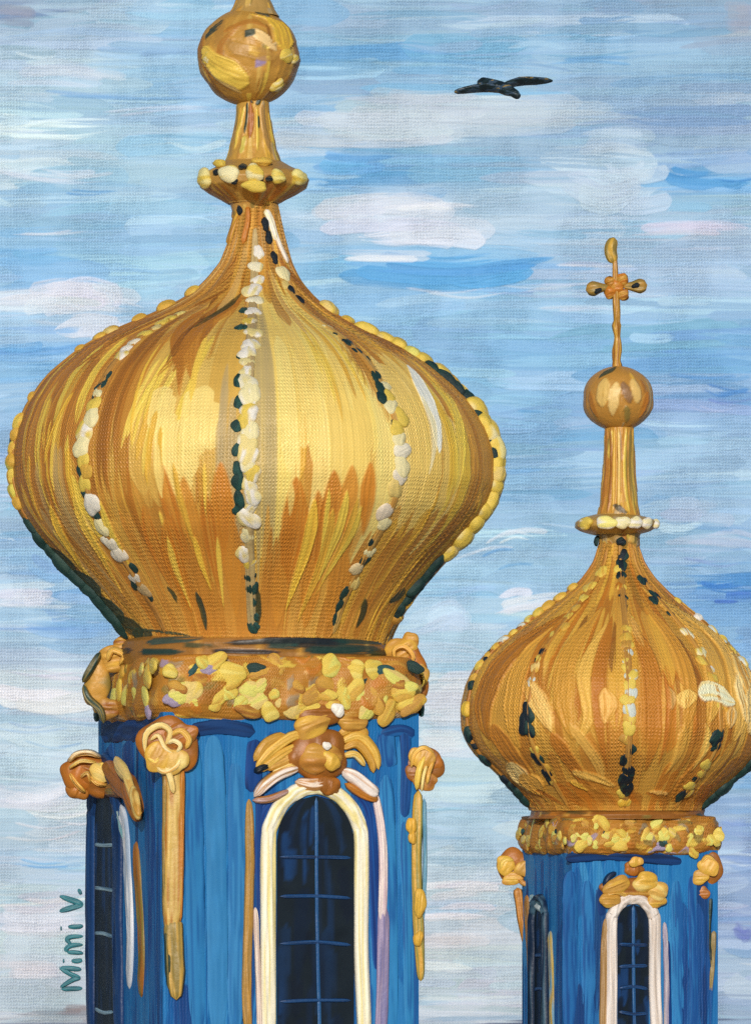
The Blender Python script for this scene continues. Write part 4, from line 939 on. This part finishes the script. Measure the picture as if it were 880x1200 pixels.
# ================================================================== far tower
T2 = Tower('dome_tower', 725, 95.0, 'smaller gold onion dome on blue tower, topped by a complete gold cross')
T2.set_profile([620, 640, 660, 680, 700, 720, 740, 760, 780, 800, 830, 855, 870, 885, 900, 920, 940, 950],
               [19, 24, 30, 44, 68, 98, 124, 150, 168, 178, 185, 184, 178, 168, 150, 130, 110, 104],
               [19, 23, 29, 42, 62, 86, 110, 130, 148, 162, 174, 176, 172, 164, 150, 126, 102, 98])
def paint_small(p, st, K):
    for q in range(420):
        th = rng.uniform(-PI, PI); y = rng.uniform(620, 930); L = rng.uniform(30, 110)
        c = random.choice([OCHRE, BROWN, (190,128,50), (194,136,56), (182,124,48), (206,154,66), ORANGE])
        p.stroke([(th * K, y), (th * K + rng.normal(0, 6), y + L)], rng.uniform(10, 26), c, .85, h=1.1, dry=.35, jit=.08)
    def meridian(f, y0, y1, w, col, a=.9, df=0., **kw):
        L = [(math.asin(max(-.999, min(.999, f + df * i / 5))) * K, y) for i, y in enumerate(np.linspace(y0, y1, 6))]
        p.stroke(L, w, col, a, **kw)
    for q in range(30):
        y0 = rng.uniform(690, 800); meridian(rng.uniform(-.95, .9), y0, y0 + rng.uniform(40, 110), rng.uniform(8, 18), random.choice([(210,160,64), (206,156,60), (214,170,80), (200,150,66)]), .85, h=1.6)
    for q in range(16):
        y0 = rng.uniform(720, 830); meridian(rng.uniform(-.95, .9), y0, y0 + rng.uniform(40, 110), rng.uniform(5, 12), random.choice([(160,98,32), UMBER, (176,104,34)]), .8, h=1.2)
    for q in range(9):
        y0 = rng.uniform(715, 770); meridian(rng.uniform(-.45, -.08), y0, y0 + rng.uniform(60, 110), rng.uniform(5, 9), (212,166,72), .85, df=-.05, h=2)
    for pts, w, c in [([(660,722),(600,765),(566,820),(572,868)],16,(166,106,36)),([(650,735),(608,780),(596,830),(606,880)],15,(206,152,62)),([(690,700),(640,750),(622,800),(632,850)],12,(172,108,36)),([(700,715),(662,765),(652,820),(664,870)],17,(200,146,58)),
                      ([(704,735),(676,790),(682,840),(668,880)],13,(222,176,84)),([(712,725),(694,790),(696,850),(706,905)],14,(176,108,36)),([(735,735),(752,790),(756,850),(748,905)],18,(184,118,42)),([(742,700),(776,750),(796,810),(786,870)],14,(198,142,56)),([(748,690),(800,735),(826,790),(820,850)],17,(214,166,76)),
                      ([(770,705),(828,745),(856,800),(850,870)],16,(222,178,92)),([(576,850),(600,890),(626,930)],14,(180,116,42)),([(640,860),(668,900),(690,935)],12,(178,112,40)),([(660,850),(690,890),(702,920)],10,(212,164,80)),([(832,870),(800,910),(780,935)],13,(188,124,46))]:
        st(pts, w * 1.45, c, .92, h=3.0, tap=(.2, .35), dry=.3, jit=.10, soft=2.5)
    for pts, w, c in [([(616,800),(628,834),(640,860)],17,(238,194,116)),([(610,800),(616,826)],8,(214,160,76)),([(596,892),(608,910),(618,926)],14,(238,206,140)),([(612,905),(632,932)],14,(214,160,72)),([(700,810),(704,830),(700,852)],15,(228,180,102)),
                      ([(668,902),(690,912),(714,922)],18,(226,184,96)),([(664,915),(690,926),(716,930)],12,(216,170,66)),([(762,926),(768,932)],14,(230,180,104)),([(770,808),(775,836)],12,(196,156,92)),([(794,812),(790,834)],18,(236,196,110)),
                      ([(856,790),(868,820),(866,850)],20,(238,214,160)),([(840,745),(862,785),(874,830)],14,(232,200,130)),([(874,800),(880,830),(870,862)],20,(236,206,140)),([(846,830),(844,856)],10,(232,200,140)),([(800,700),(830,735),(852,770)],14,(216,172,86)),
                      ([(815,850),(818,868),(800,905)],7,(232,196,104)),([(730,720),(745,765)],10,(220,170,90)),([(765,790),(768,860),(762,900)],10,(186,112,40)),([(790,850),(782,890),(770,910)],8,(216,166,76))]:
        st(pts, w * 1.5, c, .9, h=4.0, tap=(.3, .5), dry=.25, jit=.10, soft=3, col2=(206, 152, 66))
    p.stroke([(s_(806), 816), (s_(824), 814), (s_(848), 826)], 24, (244, 232, 204), .97, axis='x', h=4, tap=(.15, .3), dry=.08, col2=(238, 210, 146))  # cream highlight painted onto the gold
    for q in range(40):
        th = rng.uniform(-1.5, 1.5); p.stroke([(th * K, rng.uniform(915, 930)), (th * K + 30, rng.uniform(935, 948))], rng.uniform(8, 18), random.choice([(190,118,40), (180,108,36), BROWN]), .85, h=1)
    for q in range(22):
        th = rng.uniform(-1.4, 1.4); y0 = rng.uniform(625, 670); p.stroke([(th * K, y0), (th * K, y0 + rng.uniform(25, 60))], rng.uniform(12, 30), random.choice([(176,128,52), (160,108,44), OCHRE, UMBER, GOLD]), .8, h=1)
def s_(x, y=820): return T2.th_of(float(x), float(y)) * 182
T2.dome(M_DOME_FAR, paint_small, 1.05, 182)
def foot2(p, K):
    for q in range(30):
        x = rng.uniform(-3, 3) * K; y = rng.uniform(945, 956)
        p.stroke([(x, y), (x + rng.uniform(14, 60), y + rng.normal(0, 1))], rng.uniform(3, 6), random.choice([BROWN, ORANGE, (96,82,46), BROWN, GREEN]), .9, axis='x', h=1, dry=.4)
T2.lathe('dome_base', M_GILT, [(945, 100), (950, 101), (960, 104)], foot2, (150, 96, 40), step=.8, cx=-3)
A2 = dict(c=math.radians(1), l=math.radians(-37), r=math.radians(38), ol=math.radians(-75), orr=math.radians(74))
q_c = T2.rib(A2['c'], 632, 948, 9, (170, 122, 56), (190, 140, 66))
q_l = T2.rib(A2['l'], 640, 948, 7, (176, 120, 50), (200, 150, 66)); q_r = T2.rib(A2['r'], 640, 948, 7, (182, 128, 54), (204, 156, 76))
q_ol = T2.rib(A2['ol'], 640, 948, 7, (166, 106, 40), (190, 136, 56)); q_or = T2.rib(A2['orr'], 640, 948, 7, (174, 116, 46), (200, 150, 70))
for t in (128, 172, -142): T2.rib(math.radians(t), 640, 948, 7, (178, 126, 56), (200, 156, 76))
def bead2(rib, th, y, d, col, col2=None, dx=0, name='bead', **k):
    if abs(th) > 1.2: k['lift'] = .85; dx *= .6
    d *= 1.32
    r = T2.rad(y, th); T2.bead(rib, 0, y, d, col, col2, th=th + dx / max(r, 16), name=name, **k)
PB = (206, 214, 206)
for y, d, c in [(742,13,GOLD),(752,12,GOLD),(760,12,OCHRE),(769,9,PB),(779,9,PB),(788,10,YEL),(796,12,PB),(806,12,YEL),(816,11,PB),(824,12,YEL),(836,12,PB),(846,12,GOLD),(856,12,YEL),(868,10,OCHRE),(918,9,GOLD),(930,10,YEL),(940,10,(230,180,60)),(668,10,YEL),(690,10,ORANGE),(728,9,OCHRE)]:
    bead2(q_c, A2['c'], y, d, c, YEL, dx=rng.normal(0, 2))
for y, d in [(652,10),(664,12),(676,9),(702,8),(714,8),(842,8),(880,10),(892,10),(904,12),(914,13),(924,12)]:
    bead2(q_c, A2['c'], y, d, NIGHT, GREEN, dx=rng.normal(0, 2), name='dark_daub', stretch=1.2)  # dark daubs paint the shaded gaps along the far dome's ribs
for y, d, c in [(672,13,YEL),(690,13,YEL),(704,11,YEL),(716,11,GOLD),(726,10,YEL),(738,10,GOLD),(748,10,YEL),(762,9,GOLD),(776,9,YEL),(786,11,(236,200,120)),(802,10,PB),(818,9,PB),(830,10,PB),(846,8,YEL),(880,9,YEL),(900,8,GOLD),(916,9,YEL)]:
    bead2(q_l, A2['l'], y, d, c, GOLD, dx=rng.normal(0, 2))
for y, d in [(768,10),(776,7),(834,12),(842,13),(850,14),(858,10),(890,12),(908,10),(916,8)]:
    bead2(q_l, A2['l'], y, d, NIGHT, GREEN, dx=rng.normal(-2, 1.5), name='dark_daub', stretch=1.2)
for y, d, c in [(745,12,(236,226,190)),(768,12,CREAM),(778,11,GOLD),(788,10,WHITE),(798,12,GOLD),(808,10,CREAM),(816,10,GOLD),(830,9,YEL),(896,12,YEL),(906,12,GOLD),(920,13,YEL),(930,12,OCHRE)]:
    bead2(q_r, A2['r'], y, d, c, YEL, dx=rng.normal(0, 2.5))
for y, d in [(682,11),(700,12),(706,10),(722,8),(866,13),(876,11),(912,10),(932,12)]:
    bead2(q_r, A2['r'], y, d, GREEN, NIGHT, dx=rng.normal(-2, 1.5), name='dark_daub', stretch=1.2)
for y, d, c in [(690,10,YEL),(702,12,YEL),(712,12,GOLD),(720,11,YEL),(728,10,(216,206,120)),(735,9,PB),(744,10,YEL),(752,10,PB),(760,9,YEL),(770,9,GOLD),(782,10,YEL),(796,10,GOLD),(832,12,(230,190,60))]:
    bead2(q_ol, A2['ol'], y, d, c, GOLD, dx=rng.normal(-2, 2))
for y, d in [(766,8),(774,6),(804,9),(830,10),(862,12),(874,8),(890,11),(912,10),(920,11),(928,13),(936,12)]:
    bead2(q_ol, A2['ol'], y, d, GREEN, NIGHT, dx=rng.normal(-2, 2), name='dark_daub', stretch=1.3)
for y, d, c in [(706,9,OLIVE),(726,11,WHITE),(740,10,PB),(752,11,PB),(764,10,YEL),(778,11,PB),(800,10,YEL),(820,10,CREAM)]:
    bead2(q_or, A2['orr'], y, d, c, YEL, dx=rng.normal(0, 2))
for y, d in [(884,15),(894,15),(902,14),(912,12),(922,16),(932,14),(938,13)]:
    bead2(q_or, A2['orr'], y, d, GREEN, NIGHT, dx=rng.normal(0, 2), name='dark_daub', stretch=1.5)
def neck2(p, K):
    for x, w, c in [(-22, 8, BROWN), (-14, 6, (150, 92, 30)), (-8, 5, GOLD), (-2, 5, (232, 196, 110)), (4, 6, (196, 136, 50)), (10, 6, YEL), (17, 7, OLIVE), (24, 8, (206, 170, 74))]:
        p.stroke([(x * 1.2, 502), (x * 1.1 + rng.normal(0, 1.5), 550), (x * 1.2, 604)], w, c, .95, h=2, dry=.25)
    p.stroke([(-6, 592), (6, 604)], 12, (70, 62, 44), .9, h=1)
T2.lathe('finial_neck', M_GILT, [(500, 17), (530, 18), (560, 19), (590, 22), (606, 26)], neck2, (190, 138, 52), cx=0)
T2.lathe('finial_neck', M_GILT, [(622, 26), (630, 23), (642, 23)], None, (150, 116, 54), cx=1)
def ball2(p, K):
    for P_, w, c in [([(-20,445),(-22,480)],18,(222,184,104)),([(-4,450),(-10,490)],14,(226,192,120)),([(18,446),(22,476)],14,(224,186,110)),([(4,450),(12,476)],12,(140,104,70)),([(38,460),(32,492)],12,ORANGE),([(-40,460),(-34,492)],10,BROWN),([(8,478),(14,498)],10,OLIVE)]:
        p.stroke(P_, w, c, .92, h=2, tap=(.25, .3), dry=.25)
    p.stroke([(-34, 442), (-6, 432)], 10, (44, 60, 40), .9, axis='x', h=1.5)
fb2 = T2.lathe('finial_ball', M_GILT, [(467 - 38 * math.cos(a), max(5, 41 * math.sin(a))) for a in np.linspace(.12, PI - .12, 36)], ball2, (186, 134, 58), cx=-1)
fc2 = T2.lathe('finial_collar', M_GILT, [(603, 24), (607, 40), (612, 48), (618, 48), (623, 40), (627, 25)], None, (176, 140, 70), cx=-4)
for x, w, h_, c in [(684,20,16,YEL),(708,24,17,(238,226,130)),(727,18,16,(236,224,170)),(742,18,15,CREAM),(756,16,14,(238,226,180)),(768,10,12,CREAM)]:
    th = math.asin(np.clip((x - 721) / 49., -.98, .98)); n = np.array([math.sin(th), -math.cos(th), 0])
    place('bead', bead_mesh(c, WHITE), fc2, n * 48 * T2.k + np.array([-4 * T2.k, 0, T2.z(615)]), n, (1, 0, 0) if abs(th) < 1.2 else (0, 1, 0), w * .5 * T2.k, h_ * .5 * T2.k, 5 * T2.k)
for x, y in [(700,634),(724,622),(726,636)]:
    t = T2.th_of(float(x), float(y)); place('dark_daub', bead_mesh(NIGHT, GREEN, 'dark_daub'), q_c, T2.surf(y, t, 3), T2.nrm(y, t), (1, 0, .3), 6 * T2.k, 5 * T2.k, 4 * T2.k)
cross(T2, -3, 432, 336, 278, 36, 12.5)
H2 = 89.5 * T2.k
F2 = shaft(T2, H2, 996, M_BLUE_FAR, blue_painter(True), None)
gA, gB = F2[0], F2[1]
cor2 = cornice(T2, H2, 957, 1001, 8, M_DOME_FAR, 100)
ws = wall_strokes(gA, [([(662,1006),(720,1002),(800,1010)],14,(18,58,112),(14,40,80)),([(668,1020),(668,1100),(668,1215)],20,(34,102,164),(22,76,140)),([(688,1030),(690,1120),(688,1215)],18,(44,118,178),(26,84,148)),([(792,1030),(794,1120),(796,1215)],16,(46,124,182),(30,92,156)),([(810,1024),(812,1120),(812,1215)],12,(26,80,146),(40,112,172)),([(782,1100),(784,1215)],7,(18,58,120),None),([(702,1040),(706,1075)],12,(18,56,112),None)])  # navy top stroke is painted shade under this cornice
ws.build('brushed_panel', M_BLUE_FAR, T2.root)
arched_window(T2, gA, 741, 1082, 1225, 19, 15, ((232, 222, 214), (206, 190, 176)), [('v', .0), ('h', 1104), ('h', 1130), ('h', 1155), ('h', 1182)])
moulding(T2, gA, [([(711,1075),(708,1120),(706,1225)],11,(150,114,62),(176,140,96),4)])
moulding(T2, gA, [([(778,1080),(780,1130),(780,1225)],7,(160,150,170),(190,180,180),4)])
moulding(T2, gB, [([(617,1048),(620,1090),(622,1130),(624,1225)],20,(170,116,50),(150,120,80),4)])
arched_window(T2, gB, 634, 1080, 1225, 20, 8, ((20, 40, 66), (70, 100, 118)), [('h', 1120), ('h', 1160)])
moulding(T2, gB, [([(622,1052),(627,1058),(636,1064)],14,(196,206,206),(120,160,170),4)])
moulding(T2, gB, [([(645,1090),(647,1140),(648,1225)],12,(180,150,70),(110,150,170),4)])
crown(T2, gA, ([(742,1042,38,14,BROWN,OCHRE,0,0),(722,1038,16,11,OCHRE,GOLD,20,.08),(714,1055,12,9,OCHRE,GOLD,0,.08),(756,1034,16,12,GOLD,PALE,0,.1),(770,1044,14,11,(216,170,84),PALE,-20,.1),(768,1056,12,9,OCHRE,GOLD,0,.08),(742,1018,8,13,BROWN,ORANGE,90,.02),(745,1010,6,9,(230,176,80),GOLD,90,.12)],
               [([(706,1040),(712,1028),(722,1022)],6,(20,40,70),None,6),([(704,1050),(720,1046),(736,1050)],7,(190,140,60),GOLD,8)]))
g1 = Corner(T2, np.array([gB.uv(-H2, 0)[0], gB.uv(-H2, 0)[1] - .02, 0]), 0); g2 = Corner(T2, gA.uv(H2, 0) + np.array([0, -.02, 0]), 0)
pilaster(T2, g1, [([(606,1040),(610,1070),(616,1110)],11,(190,128,50),BROWN,6),([(640,1040),(642,1060),(644,1075)],8,ORANGE,BROWN,6)],
         [(604,1016,22,22,BROWN,ORANGE,0,0),(592,1014,11,12,(222,174,66),GOLD,60,.12),(614,1018,10,11,OCHRE,GOLD,60,.14),(600,1030,12,8,(204,150,66),GOLD,0,.12),(630,1028,12,9,OCHRE,BROWN,0,.08)],
         [([(586,1020),(590,1008),(602,1008)],6,YEL,GOLD,9),([(606,1030),(616,1036),(628,1034)],7,OCHRE,BROWN,8)])
pilaster(T2, g2, [([(824,1040),(821,1070),(818,1110)],11,(176,116,46),BROWN,6),([(832,1050),(830,1100),(834,1150)],7,NIGHT,GREEN,5),([(836,1090),(834,1130),(830,1180)],7,(150,130,90),OLIVE,5)],
         [(828,1018,18,20,BROWN,ORANGE,0,0),(830,1016,11,12,(222,170,70),GOLD,60,.14),(820,1028,10,9,OCHRE,GOLD,0,.12),(822,1046,9,8,ORANGE,BROWN,0,.06)],
         [([(820,1014),(828,1004),(838,1010)],6,(220,170,80),GOLD,9)])
cornice_orn(T2, cor2, H2, 7, 957, 1002, 46, 18, .75)

# ================================================================== bird
def build_bird():
    me = bpy.data.meshes.new('bird'); D = 48.0; k = D / D0 * .01
    V = []; F = []
    def loft(P, ra, rb, up):
        """closed elliptical loft along P"""
        P = np.asarray(P, float); n = len(P); m = 12; b0 = len(V)
        T = np.gradient(P, axis=0); T /= np.linalg.norm(T, axis=1)[:, None]
        for i in range(n):
            u = np.asarray(up, float); u = u - T[i] * (u @ T[i]); u /= np.linalg.norm(u); w = np.cross(T[i], u)
            for j in range(m):
                a = 2 * PI * j / m; V.append(P[i] + (w * ra[i] * math.cos(a) + u * rb[i] * math.sin(a)) * .73)
        for i in range(n - 1):
            for j in range(m): F.append((b0 + i * m + j, b0 + i * m + (j + 1) % m, b0 + (i + 1) * m + (j + 1) % m, b0 + (i + 1) * m + j))
        F.append(tuple(b0 + j for j in range(m))[::-1]); F.append(tuple(b0 + (n - 1) * m + j for j in range(m)))
    base = at(588, 104, D)
    q = lambda x, y, d=0.0: at(x, y, D) - base + np.array([0, d * .73, 0])
    loft([q(562, 94, .25), q(566, 94.5, .2), q(575, 97, .1), q(586, 102, 0), q(594, 107, -.1), q(600, 110, -.16), q(603, 112.5, -.19), q(606, 116, -.22), q(606.5, 118, -.24)], [.045, .075, .07, .08, .075, .06, .058, .045, .016], [.045, .075, .07, .08, .075, .06, .058, .045, .016], (0.2, 0, 1))
    loft([q(588, 103), q(596, 98.5, .05), q(606, 94.5, .1), q(618, 93, .14), q(630, 92.6, .18), q(641, 92, .2), q(648, 92.2, .2)], [.11, .12, .12, .11, .10, .07, .02], [.045, .044, .042, .038, .032, .026, .012], (0, .35, 1))
    loft([q(588, 104), q(576, 103, -.02), q(566, 103.5, -.05), q(554, 105, -.08), q(544, 107, -.1), q(536, 108.6, -.12), q(532, 109.2, -.12)], [.10, .11, .11, .10, .085, .06, .02], [.044, .042, .04, .038, .034, .028, .014], (0, .35, 1))
    me.from_pydata([tuple(v) for v in V], [], F)
    o = bpy.data.objects.new('bird', me); COL.objects.link(o); o.location = base
    rm = o.modifiers.new('one_skin', 'REMESH'); rm.mode = 'VOXEL'; rm.voxel_size = .006; rm.use_smooth_shade = True
    m = bpy.data.materials.new('dark_plumage'); m.use_nodes = True; N = m.node_tree.nodes; Lk = m.node_tree.links.new; b = N['Principled BSDF']
    tc = N.new('ShaderNodeTexCoord'); mp = N.new('ShaderNodeMapping'); mp.inputs['Scale'].default_value = (5, 5, 14); Lk(tc.outputs['Object'], mp.inputs[0])
    nz = N.new('ShaderNodeTexNoise'); nz.inputs['Scale'].default_value = 1.6; nz.inputs['Detail'].default_value = 3; Lk(mp.outputs[0], nz.inputs['Vector'])
    cr = N.new('ShaderNodeValToRGB'); e = cr.color_ramp.elements
    e[0].position = .38; e[0].color = (.006, .014, .018, 1); e[1].position = .48; e[1].color = (.012, .030, .035, 1)
    for pos, c in ((.52, (.05, .085, .14, 1)), (.58, (.03, .06, .09, 1)), (.61, (.36, .25, .07, 1)), (.66, (.02, .03, .03, 1))):
        x = e.new(pos); x.color = c
    Lk(nz.outputs['Fac'], cr.inputs['Fac']); Lk(cr.outputs[0], b.inputs['Base Color']); b.inputs['Roughness'].default_value = .45
    bp = N.new('ShaderNodeBump'); bp.inputs['Distance'].default_value = .03; Lk(nz.outputs['Fac'], bp.inputs['Height']); Lk(bp.outputs[0], b.inputs['Normal'])
    me.materials.append(m)
    o['label'] = 'dark bird gliding with spread wings in the upper sky'; o['category'] = 'bird'
build_bird()

# ================================================================== signature brushed on the sky, reading upwards
def build_signature():
    base = at(82, 1100, DS - .25)
    mb = MB(); N = np.array([0, -1.0, 0]); k = DS / D0 * .01
    C1, C2 = (52, 122, 132), (40, 92, 104)
    S = [([(97,1158),(72,1159)],5.5),([(71,1157),(86,1148),(95,1146)],5.5),([(95,1146),(84,1142),(70,1134)],5.5),([(71,1134),(84,1135),(96,1136)],6),      # M
         ([(84,1126),(91,1126),(97,1125)],5.5),([(74,1126),(76,1126)],5),                                                                    # i
         ([(98,1117),(88,1116),(79,1116)],5),([(80,1115),(78,1112),(84,1108),(98,1107)],5.5),([(84,1107),(79,1101),(84,1098),(98,1097)],5.5), # m
         ([(80,1086),(90,1086),(98,1085)],5.5),([(71,1088),(73,1088)],5),                                                                # i
         ([(70,1068),(84,1064),(98,1060)],6.5),([(98,1060),(88,1056),(70,1050)],6.5),([(92,1046),(96,1044)],7)]                           # V.
    for L, w in S:
        P = [at(x, y, DS - .07) - base for x, y in L]
        mb.ribbon(P, w * k, N, C1, th=.05, col2=C2, ends=3, n=24)
    o = mb.build('signature', M_INK); o.location = base
    o['label'] = 'teal hand-brushed signature running upwards on the pale sky beside the left tower'; o['category'] = 'signature'
build_signature()

# ================================================================== light, camera
EL, AZ = math.radians(16), math.radians(-4)      # sun ahead to the upper right of the viewer's back
sd = np.array([math.sin(AZ) * math.cos(EL), -math.cos(AZ) * math.cos(EL), math.sin(EL)])
su = bpy.data.lights.new('sun', 'SUN'); su.energy = 2.6; su.angle = math.radians(.5); su.color = (1, .975, .935)
so = bpy.data.objects.new('sun', su); COL.objects.link(so)
so.rotation_euler = Vector(sd).to_track_quat('Z', 'Y').to_euler(); so.location = (20, -40, 70)
w = bpy.data.worlds.new('World'); SC.world = w; w.use_nodes = True
nt = w.node_tree; bg = nt.nodes['Background']
sk = nt.nodes.new('ShaderNodeTexSky'); sk.sky_type = 'NISHITA'; sk.sun_disc = False
sk.sun_elevation = EL; sk.sun_rotation = math.atan2(sd[0], sd[1])
nt.links.new(sk.outputs[0], bg.inputs[0]); bg.inputs[1].default_value = .075

cd = bpy.data.cameras.new('camera'); co = bpy.data.objects.new('camera', cd); COL.objects.link(co)
co.location = CAM; co.rotation_euler = (PI / 2, 0, 0)
cd.sensor_fit = 'VERTICAL'; cd.sensor_height = 36; cd.lens = 36 * D0 / 12.0
cd.shift_y = (HZ - 600) / 1200.0
cd.clip_start = .5; cd.clip_end = 6000
SC.camera = co
vs = SC.view_settings; SC.display_settings.display_device = 'sRGB'
vs.view_transform = 'Standard'; vs.look = 'None'; vs.gamma = 1; vs.exposure = 0.0; vs.use_curve_mapping = False
SC.cycles.max_bounces = 4; SC.cycles.diffuse_bounces = 2; SC.cycles.glossy_bounces = 2; SC.cycles.use_denoising = False
